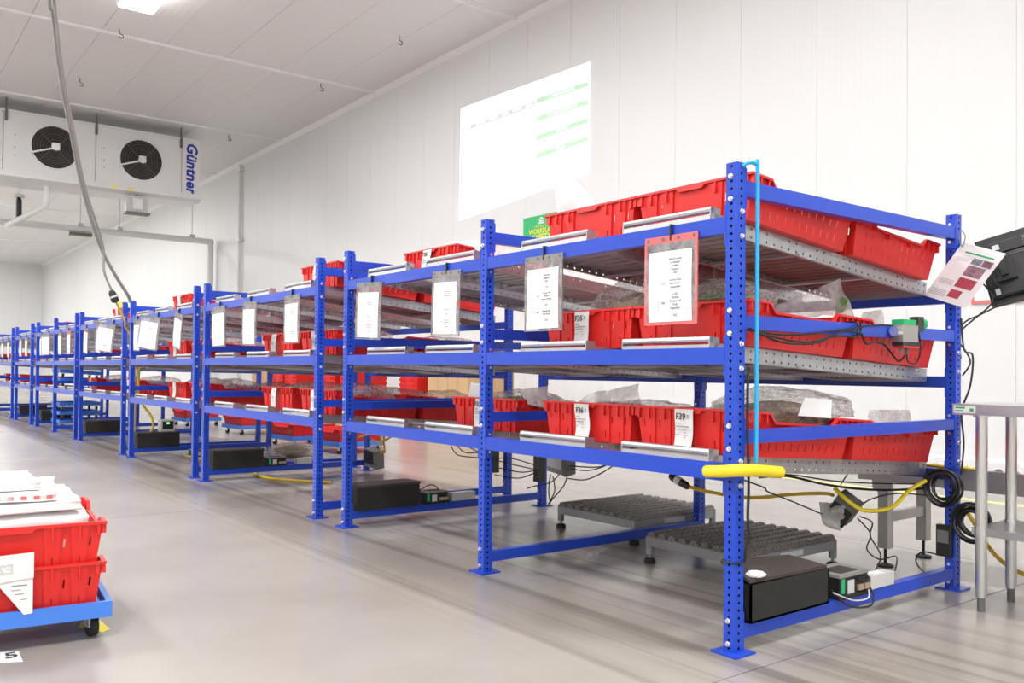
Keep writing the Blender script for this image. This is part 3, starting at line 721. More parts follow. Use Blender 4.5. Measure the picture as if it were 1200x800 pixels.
def psu(X, y, z, ly, label, m='grey_plastic', rz=0):
    t = thing('power_supply', label, 'power supply', (X, y, z), (0, 0, rz), group='white power supplies')
    obj('body', MB().box((-.06, 0, 0), (0, ly, .055)).mesh('body', m), t); obj('end_cap', MB().box((-.062, -.006, -.000), (.002, 0, .057)).mesh('end_cap', 'grey_strip'), t)
    obj('label_sticker', MB().box((-.05, ly*.3, .055), (-.015, ly*.7, .0562)).mesh('label_sticker', 'white'), t)
psu(.0, .905, .108, .19, 'white power supply brick on the rack end beam beside the module')
psu(-3.12, .83, .106, .20, 'white power supply brick by the closed black box', 'grey_plastic')
psu(RACKS[1][1]-.0, .90, .106, .16, 'white supply brick with slot under the second rack')
cable('module_cable', [(.02, .58, .16), (.05, .66, .09), (.06, .80, .07), (.04, .86, .10), (.02, .865, .13)], .004, 'black', 'black cable looping from the open black box to the module', group='module cables')
cable('module_cable', [(.03, .58, .15), (.045, .70, .105), (.05, .80, .10), (.03, .84, .125)], .003, 'grey_plastic', 'thin grey cable looping in front of the black module', group='module cables')
cable('module_cable', [(-3.10, .54, .20), (-3.08, .62, .24), (-3.12, .70, .215), (-3.13, .72, .194)], .004, 'black', 'black cable arching from the closed black box to its module')
bt = MB()
for z0_, r_ in ((.0, .045),): pass
# discarded film on the floor between platform and rack
o = flap('film_scrap', [at(680,650,Z=.012), at(696,654,Z=.012), at(714,642,Z=.03), at(694,640,Z=.03)], .018, 'bag', 'scrap of clear film lying on the floor under the rack', 13, 'film', wr=.012)
for v in o.data.vertices: v.co.x = max(v.co.x, -1.568); v.co.z = max(v.co.z, .001)
# cord along the corner post, sleeve, tie
cable('cord', [(.0, .03, 1.785), (.014, .05, 1.800), (.024, .078, 1.796), (.0255, .086, 1.76), (.0255, .087, 1.2), (.0255, .087, .70)], .0075, 'cord_blue', 'bright blue tube running down beside the corner post', 'cord')
sl_ = MB(); p0, p1 = Vector((-.105, -.036, .661)), Vector((.045, .205, .657)); mid = Vector((.022, -.022, .675))
sl_.tube(spline([p0, Vector((-.03, -.038, .668)), mid, Vector((.042, .06, .672)), p1], 6), .0225, 12)
sv = tag(obj('foam_sleeve', sl_.mesh('foam_sleeve', 'yellow', True)), 'yellow foam sleeve wrapped around the corner post', 'sleeve')
obj('print_lines', MB().box((.0455, .075, .642), (.0475, .16, .648)).mesh('print_lines', 'ink'), sv)
cable('tie_wrap', [(.003, -.004, .335), (.006, .03, .334), (.004, .056, .335), (-.03, .058, .336), (-.054, .03, .337), (-.05, -.005, .337), (.003, -.004, .335)], .004, 'black', 'black tie wrap around the lower corner post', 'cable tie')
cable('post_cable', [(.012, .054, 1.05), (.012, .052, .85), (.016, .056, .62), (.018, .05, .50), (.020, .056, .42), (.014, .045, .38), (.010, .045, .34)], .005, 'black', 'black cable hanging down the corner post by the blue tube', 'cable')
# yellow extension lead with plug
yl = thing('extension_lead', 'yellow extension lead with black plug hanging under the bottom tier', 'cable')
pp = [at(806,570,Y=.62), at(835,577,Y=.70), at(880,583,Y=.85), at(930,579,Y=1.0), at(965,578,Y=1.15), at(976,580,Y=1.25)]
cable('lead', pp, .009, 'cable_yellow', parent=yl)
a_, b_ = at(785,557,Y=.60), at(808,571,Y=.62); d_ = b_-a_
obj('plug', MB().tube([a_, a_+d_*.1, a_+d_*.3, a_+d_*.9, b_], [.012, .018, .020, .018, .010], 10).mesh('plug', 'black', True), yl)
obj('plug_band', MB().tube([a_+d_*.30, a_+d_*.55], .0205, 10).mesh('plug_band', 'grey_plastic', True), yl)
cable('extension_lead', [at(978,572,Y=1.24), at(995,588,Y=1.24), at(1015,598,Y=1.28), at(1045,594,Y=1.38), at(1065,575,Y=1.48), at(1085,563,Y=1.57)], .010, 'yellow', 'bright yellow lead swagged from the grey junction box to the coiled cables')
cable('extension_lead', [at(1128,592,Y=1.72), at(1140,610,Y=1.75), at(1158,640,Y=1.75), at(1180,662,Y=1.75), at(1215,680,Y=1.75)], .010, 'cable_yellow', 'yellow lead curving down behind the steel table legs')
# junction box in plastic wrap
jb = thing('junction_box', 'grey junction box hanging by wires under the bottom tier, half wrapped in film', 'junction box', at(990,595,Y=1.30), (.2, .6, .3))
obj('body', MB().box((-.055, -.04, -.055), (.055, .04, .065)).mesh('body', 'dark_grey'), jb); obj('face', MB().box((-.05, -.046, -.075), (.05, -.04, .02)).mesh('face', 'black'), jb)
for q in (-.025, .02): obj('cable_gland', MB().cyl((q, -.06, -.02), (q, -.046, -.02), .012, 8).mesh('cable_gland', 'brass'), jb)
flap('film_wrap', [at(968,616,Y=1.28), at(984,622,Y=1.27), at(994,590,Y=1.27), at(962,588,Y=1.29)], .045, 'bag_white', 'crumpled whitish film bunched beside the grey junction box', 14, 'film', wr=.03)
for q, (pa, lab) in enumerate([([at(985,568,Y=1.32), at(990,560,Y=1.33), at(995,553,Y=1.33)], 'thin wire holding up the grey junction box'),
        ([at(900,557,Y=.7), at(925,558,Y=.8), at(965,567,Y=1.1), at(1000,572,Y=1.3), at(1040,574,Y=1.5), at(1085,572,Y=1.62)], 'thick black cable run under the bottom tier to the coils'),
        ([at(880,556,Y=.5), at(925,556,Y=.8), at(975,563,Y=1.1), at(1020,566,Y=1.35), at(1085,567,Y=1.62)], 'upper black cable run under the bottom tier to the coils'),
        ([at(860,558,Y=.35), at(895,571,Y=.6), at(900,576,Y=.62), at(930,588,Y=.9), at(965,603,Y=1.26)], 'thin black wire sagging from the corner post to the wrapped film'),
        ([at(1003,597,Y=1.32), at(1020,585,Y=1.42), at(1050,578,Y=1.5), at(1085,580,Y=1.6)], 'black wire from the junction box up to the coils'),
        ([at(1005,607,Y=1.3), at(1020,625,Y=1.4), at(1016,643,Y=1.45), at(1030,655,Y=1.5), at(1050,652,Y=1.5), at(1049,668,Y=1.35)], 'black wire dropping from the junction box to the floor module'),
        ([at(1008,605,Y=1.3), at(1022,612,Y=1.35), at(1020,628,Y=1.35), at(1032,650,Y=1.35), at(1026,668,Y=1.25)], 'second black wire dropping from the junction box to the module')]):
    cable('wire', pa, .0035 if q not in (1,) else .006, 'black', lab, 'cable', group='loose black wires under the near rack')
# coils on the back post
def coil(c, R, label, ax=0):
    mb = MB(); rnd = random.Random(int(R*1000))
    for k in range(10):
        r = R-.005*k*.8+rnd.uniform(-.006, .006); oy = rnd.uniform(-.02, .02); t_ = rnd.uniform(-.12, .12)
        pts = [Vector((r*math.cos(a), oy+.01*math.sin(a*2+k)+t_*r*math.sin(a)*.3, r*math.sin(a)*1.03)) for a in [2*PI*q/28 for q in range(29)]]
        mb.tube(pts, .0055, 6, cap=False)
    tag(obj('cable_coil', mb.mesh('cable_coil', 'black', True), None, c), label, 'cable coil')
coil(at(1105,571,Y=1.600), .090, 'upper coil of black cable hung on the back post by the table')
coil(at(1140,612,Y=1.605), .086, 'lower coil of black cable hung behind the steel table leg')
pa_ = thing('power_adapter', 'black power adapter strapped to the back post above the foot', 'power adapter', at(1107,633,Y=1.629))
obj('body', MB().box((-.033, -.018, -.075), (.033, .018, .075)).mesh('body', 'black'), pa_)
obj('rating_label', MB().box((-.027, -.0192, -.01), (.027, -.018, .05)).mesh('rating_label', 'dark_grey'), pa_)
cable('lead', [(-.02, 0, -.074), (-.10, -.02, -.07), (-.13, -.02, -.12), (-.09, -.02, -.165), (-.03, -.01, -.18)], .004, 'black', parent=pa_)
# junction boxes at the back of the middle frames
for q, (cxp, cyp, Yp, s, lab) in enumerate([(657, 536, 1.55, 1.0, 'grey junction box with wires on the rear post at far end of near rack'), (436, 541, 1.74, 1.1, 'dark grey junction box hanging by yellow leads behind the second rack')]):
    p = at(cxp, cyp+6, Y=Yp) if q == 0 else Vector((-5.835, 1.67, .118)); t = thing('junction_box', lab, 'junction box', p, (.15, .12, .1))
    obj('body', MB().box((-.09*s, -.05, -.07), (.07*s, .05, .11)).mesh('body', 'mid_grey' if q == 0 else 'dark_grey'), t); obj('side_cover', MB().box((.07*s, -.052, -.075), (.10*s, .052, .11)).mesh('side_cover', 'dark_grey'), t)
    obj('front_plate', MB().box((-.085*s, -.056, -.03), (.06*s, -.05, .10)).mesh('front_plate', 'grey_plastic' if q == 0 else 'black'), t)
tag(obj('power_adapter', MB().box((-.035, -.03, -.11), (.035, .03, .11)).mesh('power_adapter', 'black'), None, at(632,547,Y=1.60)), 'black adapter strapped on the rear post beside the grey junction box', 'power adapter')
tag(obj('power_adapter', MB().box((-.04, -.03, -.11), (.04, .03, .11)).mesh('power_adapter', 'black'), None, at(578,537,Y=1.56)), 'black adapter hanging beside the rear post of the second rack', 'power adapter')
wi = [[(662,548),(690,551),(716,543),(735,535)], [(662,545),(700,547),(730,538),(752,530)], [(664,560),(685,562),(705,554),(725,541)], [(585,540),(605,545),(628,550)], [(585,548),(610,553),(628,551)], [(580,556),(608,560),(630,552)], [(582,537),(600,537),(628,545)],
      [(648,558),(650,575),(643,590),(648,584),(660,570),(664,560)], [(645,555),(643,575),(645,590)], [(618,572),(628,569),(645,565),(655,556)], [(528,521),(535,532),(548,535),(562,536)], [(535,521),(545,530),(560,530)], [(540,519),(556,527),(566,533)]]
for q, pa in enumerate(wi):
    cable('wire', [at(a, b, Y=1.58-.02*(q % 3)) for a, b in pa], .0045, 'black', 'thin black wire strung between rear posts of near rack under bottom tier', 'cable', group='thin wires behind the near rack')
for q, pa in enumerate([[(447,531),(446,515),(447,505),(452,500)], [(451,531),(450,512),(455,505),(470,499)], [(436,515),(444,518),(458,512),(468,505)], [(420,512),(436,508),(446,506)]]):
    cable('yellow_lead', [at(a, b, Y=(1.66, 1.70, 1.73, 1.60)[q]) for a, b in pa], .010, 'cable_yellow', 'yellow lead bunched above the dark junction box behind second rack', 'cable', group='yellow leads behind second rack')
# ------------------------------------------------------------------ sensor and wiring on the middle end beam
se = thing('sensor_unit', 'small sensor unit with green lens clamped on the middle end beam', 'sensor', (.004, 1.06, 1.17))
obj('housing', MB().box((-.0075, .02, .0), (.04, .15, .075)).mesh('housing', 'dull_steel'), se); obj('top_cover', MB().box((-.012, .02, .075), (.042, .13, .098)).mesh('top_cover', 'green'), se)
obj('base_bracket', MB().box((-.005, .01, -.018), (.045, .16, .0)).mesh('base_bracket', 'black'), se); obj('seal_strip', MB().box((-.004, .02, -.026), (.044, .155, -.018)).mesh('seal_strip', 'red'), se)
obj('connector', MB().cyl((.02, -.02, .045), (.02, .02, .045), .022, 10).mesh('connector', 'zinc', True), se)
obj('lens_block', MB().box((0, .15, .05), (.04, .20, .115)).mesh('lens_block', 'box_lid'), se); obj('lens', MB().cyl((.02, .20, .085), (.02, .225, .085), .026, 12).mesh('lens', 'green', True), se)
for q in (.04, .09): obj('cable_gland', MB().cyl((.02, q, -.055), (.02, q, -.02), .008, 8).mesh('cable_gland', 'dark_grey'), se)
cable('lead', [(.02, .09, -.05), (.02, .10, -.085), (.02, .17, -.09), (.03, .19, -.03), (.03, .17, .05)], .004, 'black', parent=se)
for q, pts in enumerate([[(.01, .06, 1.19), (.012, .20, 1.165), (.012, .42, 1.15), (.012, .62, 1.18), (.012, .78, 1.185), (.012, .80, 1.24)], [(.014, .06, 1.19), (.014, .26, 1.145), (.014, .48, 1.150), (.014, .66, 1.20), (.014, .80, 1.20)],
                         [(.014, .80, 1.20), (.014, .84, 1.155), (.014, .90, 1.165), (.014, .98, 1.155), (.016, 1.05, 1.11), (.016, 1.10, 1.085), (.02, 1.14, 1.11)], [(.01, .05, 1.185), (.012, .3, 1.175), (.012, .6, 1.20), (.012, .9, 1.235), (.012, 1.05, 1.24)]]):
    cable('beam_wire', pts, .0045, 'black', 'thin black wire looped along the middle end beam to the sensor', 'cable', group='wires on the middle end beam')
cable('beam_tie', [(.002, .78, 1.185), (.008, .78, 1.19), (.008, .78, 1.24), (-.02, .78, 1.245), (-.048, .78, 1.24), (-.048, .78, 1.19), (.002, .78, 1.185)], .004, 'black', 'black tie wrap around the middle end beam', 'cable tie')
# ------------------------------------------------------------------ laminated sheet on the back post
q = [at(1083,346,Y=1.612), at(1131,361,Y=1.612), at(1179,297,Y=1.612), at(1128,284,Y=1.612)]
bil = lambda u, v, d=0: (q[0]*(1-u)+q[1]*u)*(1-v)+(q[3]*(1-u)+q[2]*u)*v+Vector((0, d, 0))
ls = tag(obj('laminated_sheet', MB().prism([bil(0, 0), bil(1, 0), bil(1, 1), bil(0, 1)], (0, .0015, 0)).mesh('laminated_sheet', 'paper')), 'laminated instruction sheet with photos, tilted on the back post', 'sheet')
qq = list(q)
def patch(name, x0, x1, z0, z1, m): obj(name, MB().prism([bil(a, b, -.0012) for a, b in ((x0, z0), (x1, z0), (x1, z1), (x0, z1))], (0, .0011, 0)).mesh(name, m), ls)
patch('green_bar', .20, .86, .855, .880, 'green'); patch('photo', .46, .68, .70, .81, 'photo_b'); patch('photo', .70, .92, .70, .81, 'photo_a'); patch('photo', .46, .86, .50, .68, 'photo_a'); patch('photo', .46, .86, .29, .46, 'photo_c'); patch('photo', .46, .72, .10, .24, 'photo_c')
for z in (.76, .74, .72): patch('print_line', .10, .38, z, z+.008, 'grey_plastic')
for z in (.36, .33, .30): patch('print_line', .08, .40, z, z+.007, 'grey_ink')
for z in (.17, .14, .11, .08): patch('print_line', .05, .40, z, z+.007, 'grey_ink')
cable('sheet_ring', [at(1127,270,Y=1.625), at(1131,276,Y=1.612), at(1130,284,Y=1.606), at(1127,288,Y=1.606), at(1124,280,Y=1.62), at(1124,272,Y=1.63)], .0025, 'dark_grey', 'thin wire ring holding the laminated sheet to the back post', 'ring')
cable('post_wire', [(.006, 1.685, 1.30), (.02, 1.685, 1.15), (.06, 1.685, 1.12), (.05, 1.685, .98), (.01, 1.685, .85), (.02, 1.685, .70), (.01, 1.68, .55)], .0045, 'black', 'black wire hanging loosely down the back post by the table', 'cable')
cable('monitor_cable', [at(1152,332,Y=1.706), at(1163,347,Y=1.706), at(1160,358,Y=1.706), at(1140,375,Y=1.706), at(1126,388,Y=1.706), at(1124,400,Y=1.706), at(1132,412,Y=1.706), at(1137,425,Y=1.706), at(1128,440,Y=1.706)], .004, 'black', 'black cable drooping from the monitor to the back post', 'cable')
cable('monitor_cable', [at(1172,357,Y=1.717), at(1150,368,Y=1.717), at(1130,378,Y=1.717), at(1124,395,Y=1.717), at(1126,420,Y=1.717)], .004, 'black', 'second black cable from the monitor joining the first at a clip', 'cable')
# ------------------------------------------------------------------ monitor (back view)
mo = thing('monitor', 'black flat monitor seen from the back beside the laminated sheet', 'monitor', at(1163,360,Y=1.78), (-.16, -.26, .30))
b = MB(); b.box((0, 0, 0), (.55, .03, .34)); obj('bezel', b.mesh('bezel', 'black'), mo)
obj('back_shell', MB().prism([(.03, 0, .03), (.52, 0, .03), (.50, 0, .31), (.05, 0, .31)], (0, -.03, 0)).mesh('back_shell', 'black'), mo)
for k in range(8): obj('vent_slat', MB().box((.06, -.034, .22+.010*k), (.48, -.030, .225+.010*k)).mesh('vent_slat', 'dark_grey'), mo)
obj('bracket', MB().box((.06, -.055, .10), (.14, -.03, .20)).box((.08, -.075, .12), (.11, -.055, .23)).mesh('bracket', 'rubber'), mo)
obj('bracket', MB().box((.02, -.045, .24), (.20, -.03, .29)).mesh('bracket', 'black'), mo)
obj('sticker', MB().box((.07, -.047, .255), (.10, -.045, .28)).mesh('sticker', 'grey_plastic'), mo)
obj('port_panel', MB().box((.02, -.04, .035), (.50, -.03, .075)).mesh('port_panel', 'rubber'), mo)
obj('port_label', MB().box((.035, -.042, .04), (.055, -.04, .07)).mesh('port_label', 'grey_plastic'), mo)
# stand reaching down to the table, right of the frame
sp = mo.location
st = MB().cyl((.95, 1.52, .90), (.95, 1.52, 1.60), .02, 10); st.box((.85, 1.42, .90), (1.05, 1.62, .915)); st.tube([(.95, 1.52, 1.55), (.60, 1.88, 1.58)], .016, 8)
tag(obj('monitor_stand', st.mesh('monitor_stand', 'black', True)), 'black pole stand on the steel table carrying the monitor', 'stand')
# ------------------------------------------------------------------ steel table
tb = thing('steel_table', 'narrow stainless steel table with round legs beside the rack end', 'table', (.137, 1.33, 0))
TL, TD, TH = 1.25, .40, .90
top = MB(); top.box((0, 0, TH-.048), (TL, TD, TH)); obj('table_top', top.mesh('table_top', 'steel'), tb)
obj('label_plate', MB().box((.008, -.0012, TH-.040), (.10, 0, TH-.008)).mesh('label_plate', 'white'), tb)
obj('label_print', MB().box((.014, -.002, TH-.020), (.055, -.001, TH-.013)).box((.014, -.002, TH-.031), (.048, -.001, TH-.027)).box((.076, -.002, TH-.031), (.092, -.001, TH-.019)).mesh('label_print', 'green'), tb)
obj('lower_shelf', MB().box((.075, .02, .33), (TL-.075, TD-.02, .362)).mesh('lower_shelf', 'steel'), tb)
lg = MB(); lg.tube([(0,0,.075), (0,0,TH-.04)], .024, 16); lg.tube([(0,0,.060), (0,0,.078)], .021, 12); lg = lg.mesh('leg', 'steel', True)
ftm = MB().cyl((0,0,0), (0,0,.065), .016, 12).mesh('foot', 'dark_grey', True); gm = MB().cyl((0,0,.845), (0,0,.856), .034, 14).mesh('flange', 'steel', True); cm = MB().cyl((0,0,.325), (0,0,.37), .029, 14).mesh('collar', 'steel', True)
for lx_ in (.11, TL-.11):
    for ly_ in (.036, TD-.075):
        l_ = obj('leg', lg, tb, (lx_, ly_, 0)); obj('foot', ftm, l_); obj('flange', gm, l_); obj('collar', cm, l_)
# ------------------------------------------------------------------ roller conveyor behind the rack
cv = thing('roller_conveyor', 'grey roller conveyor on levelling feet behind the rack end', 'conveyor', (-.62, 1.84, 0))
CVL = 2.6
obj('side_frame', MB().box((0, 0, .455), (CVL, .03, .560)).mesh('side_frame', 'dull_steel'), cv); obj('side_frame', MB().box((0, .40, .455), (CVL, .43, .560)).mesh('side_frame', 'dull_steel'), cv)
rm = MB().cyl((0, .03, .548), (0, .40, .548), .026, 10).mesh('roller', 'zinc', True)
for k in range(34): obj('roller', rm, cv, (.04+k*.0755, 0, 0))
for lx_ in (.15, 1.95):
    for ly_ in (.015, .415):
        sg = MB().box((lx_-.028, ly_-.028, .10), (lx_+.028, ly_+.028, .46)).mesh('leg', 'dull_steel'); l_ = obj('leg', sg, cv)
        obj('bracket_plate', MB().prism([(lx_-.055, ly_-.032, .47), (lx_+.055, ly_-.032, .47), (lx_+.055, ly_-.032, .42), (lx_+.02, ly_-.032, .395), (lx_-.02, ly_-.032, .395), (lx_-.055, ly_-.032, .42)], (0, -.006, 0)).mesh('bracket_plate', 'dull_steel'), l_)
        obj('levelling_foot', MB().cyl((lx_, ly_, .008), (lx_, ly_, .12), .008, 8).tube([(lx_, ly_, 0), (lx_, ly_, .012), (lx_, ly_, .02)], [.042, .042, .014], 14).mesh('levelling_foot', 'rubber', True), l_)
    obj('cross_bar', MB().box((lx_-.02, .04, .24), (lx_+.02, .39, .29)).mesh('cross_bar', 'dull_steel'), cv)
obj('drive_strip', MB().box((.30, -.004, .562), (.62, .028, .570)).mesh('drive_strip', 'yellow'), cv)
o = tag(obj('tote', TOTE, None, (.72, 2.10, .575), (0, 0, PI/2)), 'red tote on the roller conveyor beyond the steel table legs', 'crate', 'red totes on the flow racks'); o.scale = (.5, .9, .9)
# ------------------------------------------------------------------ wall: projection, green sign, numbered sign
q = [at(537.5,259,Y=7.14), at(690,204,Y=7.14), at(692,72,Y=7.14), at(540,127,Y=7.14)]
pj = tag(obj('projected_image', MB().prism([p for p in q], (0, .008, 0)).mesh('projected_image', 'projected_light')), 'bright projected schedule with green bars high on the wall', 'projection')  # projected light on the bare wall, built as a thin glowing panel
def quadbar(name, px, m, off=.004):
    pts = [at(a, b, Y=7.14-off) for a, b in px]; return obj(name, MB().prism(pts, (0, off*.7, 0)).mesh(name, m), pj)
quadbar('header_bar', [(541.5,155), (627,124), (627,118), (541.5,150)], 'projected_grey')
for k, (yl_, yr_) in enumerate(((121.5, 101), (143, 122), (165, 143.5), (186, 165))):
    quadbar('green_bar', [(628.5,yl_), (689,yr_), (689,yr_-5.5), (628.5,yl_-6)], 'projected_green')
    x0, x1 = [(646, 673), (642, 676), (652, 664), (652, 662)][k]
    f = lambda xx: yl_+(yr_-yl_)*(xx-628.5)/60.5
    quadbar('bar_text', [(x0, f(x0)-2), (x1, f(x1)-2), (x1, f(x1)-4), (x0, f(x0)-4)], 'projected_light', .006)
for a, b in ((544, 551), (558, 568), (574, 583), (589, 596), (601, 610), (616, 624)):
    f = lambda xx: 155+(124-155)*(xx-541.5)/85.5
    quadbar('header_text', [(a, f(a)-2), (b, f(b)-2), (b, f(b)-4), (a, f(a)-4)], 'projected_light', .006)
gs = thing('safety_sign', 'green workplace safety board on the wall under the projection', 'sign', (-10.39, 7.115, 0)); gw = 1.0
obj('board', MB().box((0, 0, 2.50), (gw, .03, 3.79)).mesh('board', 'sign_green'), gs)
obj('sign_text', text_mesh('WORKPLACE', .125, 'sign_yellow', 'CENTER', .003), gs, (gw/2+.05, -.004, 3.47), (PI/2, 0, 0)); obj('sign_text', text_mesh('SAFETY', .155, 'sign_yellow', 'CENTER', .004), gs, (gw/2+.03, -.004, 3.345), (PI/2, 0, 0))
obj('sign_text', text_mesh('STOP AND THINK', .055, 'sign_yellow', 'CENTER', 0), gs, (gw/2+.06, -.004, 3.575), (PI/2, 0, 0))
em = MB()
for (x0, z0_, x1, z1_) in ((-.08, 0, .08, .02), (-.055, .03, .055, .05), (-.065, .06, -.025, .085), (.025, .06, .065, .085), (-.03, .07, .03, .11)): em.box((x0, -.004, z0_), (x1, 0, z1_))
obj('emblem', em.mesh('emblem', 'white'), gs, (gw/2+.02, 0, 3.64))
ns = thing('number_sign', 'white wall sign with red outline and number ending in 5', 'sign', (-2.47, 7.12, 1.80))
obj('board', MB().box((0, 0, 0), (.95, .03, .62)).mesh('board', 'white'), ns)
obj('outline', MB().box((0, -.004, 0), (.95, 0, .035)).box((0, -.004, .035), (.03, 0, .62)).mesh('outline', 'pink'), ns)
obj('number', text_mesh('15', .36, 'dark_grey', 'CENTER', .002), ns, (.20, -.004, .27), (PI/2, 0, 0))
# conduit on wall
tag(obj('wall_conduit', MB().cyl((-24.76, 7.08, .15), (-24.76, 7.08, 7.41), .045, 10).box((-24.9, 7.02, 5.0), (-24.62, 7.15, 5.1)).box((-24.9, 7.02, 7.2), (-24.62, 7.15, 7.3)).mesh('wall_conduit', 'panel_white', True)), 'white vertical pipe clipped to the back wall beyond the projection', 'pipe')
# ------------------------------------------------------------------ evaporator
EX, EY0, EY1, EZ0, EZ1 = -22.0, -5.0, 4.98, 5.72, 7.20
ev = thing('evaporator', 'long white ceiling evaporator with dark fans and blue maker name', 'cooling unit', (EX, 0, EZ0))
eh = EZ1-EZ0
obj('body', MB().box((-1.5, EY0, 0), (-.02, EY1, eh)).mesh('body', 'panel_white'), ev)
edges = [4.48, 2.35, .30, -1.75, -3.8]
ps = [EY1]+edges+[EY0]
for i in range(len(ps)-1):
    b1, b0 = ps[i], ps[i+1]
    obj('front_panel', MB().box((-.02, b0+.012, .03), (.02, b1-.012, eh-.03)).mesh('front_panel', 'panel_white'), ev)
obj('drip_tray', MB().prism([(.05, EY0, .03), (.05, EY0, -.10), (-.2, EY0, -.16), (-1.45, EY0, -.10), (-1.45, EY0, .03)], (0, EY1-EY0+.03, 0)).mesh('drip_tray', 'panel_white'), ev)
obj('top_rail', MB().box((-.05, EY0, eh-.03), (.05, EY1, eh+.02)).mesh('top_rail', 'panel_white'), ev)
ring = MB(); pr_ = []
R = .52; nseg = 28
for k in range(nseg):
    a0, a1 = 2*PI*k/nseg, 2*PI*(k+1)/nseg
    c = lambda a, r, x: (x, r*math.cos(a), r*math.sin(a))
    ring.add([c(a0,R,.02), c(a1,R,.02), c(a1,R+.04,.02), c(a0,R+.04,.02), c(a0,R,.05), c(a1,R,.05), c(a1,R+.03,.05), c(a0,R+.03,.05)], [(0,1,5,4),(4,5,6,7),(7,6,2,3)])
RING = ring.mesh('fan_ring', 'panel_white', True); DISC = MB().cyl((.015, 0, 0), (.026, 0, 0), R, nseg).mesh('fan_recess', 'fan_dark')
bl = MB()
for k in range(7):
    a = 2*PI*k/7; T = Matrix.Rotation(a, 4, 'X') @ Matrix.Translation((.036, 0, 0)) @ Matrix.Rotation(.25, 4, 'Z')
    bl.prism([(0, -.04, .10), (0, .05, .10), (0, .17, .46), (0, -.10, .48)], (.004, 0, 0), 0, T)
BLD = bl.mesh('fan_blades', 'fan_dark')
gr = MB()
for rr in (.12, .19, .26, .33, .40, .47): gr.tube([(.058, rr*math.cos(2*PI*k/24), rr*math.sin(2*PI*k/24)) for k in range(25)], .003, 4, cap=False)
for k in range(4): a = PI/4+PI/2*k; gr.tube([(.060, 0, 0), (.052, .55*math.cos(a), .55*math.sin(a))], .006, 4)
GRL = gr.mesh('fan_guard', 'dark_grey')
HUB = MB().cyl((.05, 0, 0), (.14, 0, 0), .10, 10).box((.08, -.09, -.08), (.15, .09, .09)).mesh('motor', 'zinc')
ARM = MB().tube([(.12, 0, -.02), (.10, -.55, -.22)], .025, 8).mesh('motor_cable', 'panel_white', True)
for yc in (1.42, 3.45, -.62, -2.67):
    f_ = obj('fan', DISC, ev, (0, yc, .74)); obj('fan_ring', RING, f_); obj('fan_blades', BLD, f_); obj('fan_guard', GRL, f_); obj('motor', HUB, f_); obj('motor_cable', ARM, f_)
for yc in (.36, 2.36, 4.46, -1.7, -3.7):
    obj('hanger', MB().box((.02, yc-.03, eh-.25), (.06, yc+.03, eh+.02)).cyl((.03, yc, eh), (.03, yc, ZC-EZ0), .02, 6).mesh('hanger', 'dark_grey'), ev)
for yc in (1.0, 3.1, .55, 2.55): obj('tag_dots', MB().box((.0195, yc-.012, .9), (.0225, yc+.012, .93)).box((.0195, yc-.012, .6), (.0225, yc+.012, .63)).box((.0195, yc-.012, .4), (.0225, yc+.012, .43)).mesh('tag_dots', 'grey_strip'), ev)
tm = obj('maker_name', text_mesh('G\u00fcntner', .40, 'logo_blue', 'CENTER', .012, .18), ev, (.024, 4.66, .70))
tm.matrix_local = Matrix.Translation((.024, 4.66, .74)) @ Matrix(((0,0,1),(0,1,0),(-1,0,0))).to_4x4() @ Matrix.Identity(4)
# text x axis -> -Z (reads downward), text y axis -> +Y, normal -> +X
tm.matrix_local = Matrix(((0,0,1,.024),(0,1,0,4.62),(-1,0,0,.72),(0,0,0,1)))
for yc in (2.80, 3.20): obj('tag_sticker', MB().box((.03, yc-.07, -.10), (.056, yc+.07, .0)).mesh('tag_sticker', 'pale_yellow'), ev)
obj('corner_mark', MB().box((-.6, EY1+.0305, -.09), (-.2, EY1+.034, -.04)).mesh('corner_mark', 'pink'), ev)
tag(obj('drain_pipe', MB().tube(spline([(-22.4, 1.32, 5.62), (-22.4, 1.32, 5.15), (-22.45, 1.2, 4.98), (-22.6, .55, 4.55), (-22.65, .5, 4.45)], 5), .07, 10).mesh('drain_pipe', 'panel_white', True)), 'white drain pipe elbow under the evaporator', 'pipe')
fl = thing('flood_light', 'small square flood light hung under the evaporator', 'lamp', (-22.2, 3.40, 5.10))
obj('housing', MB().box((-.1, -.27, 0), (.1, .27, .42)).mesh('housing', 'grey_plastic'), fl); obj('lens', MB().box((.1, -.12, .08), (.14, .12, .36)).mesh('lens', 'zinc'), fl); obj('visor', MB().box((-.1, -.30, -.05), (.2, .30, 0)).mesh('visor', 'dark_grey'), fl); obj('stem', MB().cyl((0, 0, .42), (0, 0, .56), .03, 8).mesh('stem', 'dark_grey'), fl)
# pipe portal behind
pg = thing('pipe_portal', 'white pipe portal with hanger rods spanning towards the back wall', 'pipe frame', (-27.1, 0, 0))
obj('cross_pipe', MB().cyl((0, -13, 5.24), (0, 7.0, 5.24), .10, 10).mesh('cross_pipe', 'panel_white', True), pg)
obj('post', MB().cyl((0, 6.95, 0), (0, 6.95, 5.30), .11, 10).mesh('post', 'panel_white', True), pg)
for px in (94, 140, 225):
    p = at(px, 268, X=-27.1); obj('hanger_rod', MB().cyl((0, p.y, 5.3), (0, p.y, ZC), .012, 6).box((-.06, p.y-.08, 5.28), (.06, p.y+.08, 5.42)).mesh('hanger_rod', 'grey_plastic'), pg)
tag(obj('pipe_clamp', MB().box((-.12, -.32, -.04), (.12, .32, .04)).mesh('pipe_clamp', 'dark_grey'), None, (-27.1, at(94,272,X=-27.1).y, 5.08)), 'dark bracket under the white pipe portal', 'bracket')
pd = thing('cable_gland_pendant', 'short dark pendant hanging below the evaporator', 'pendant', tuple(at(22, 250, X=-24)))
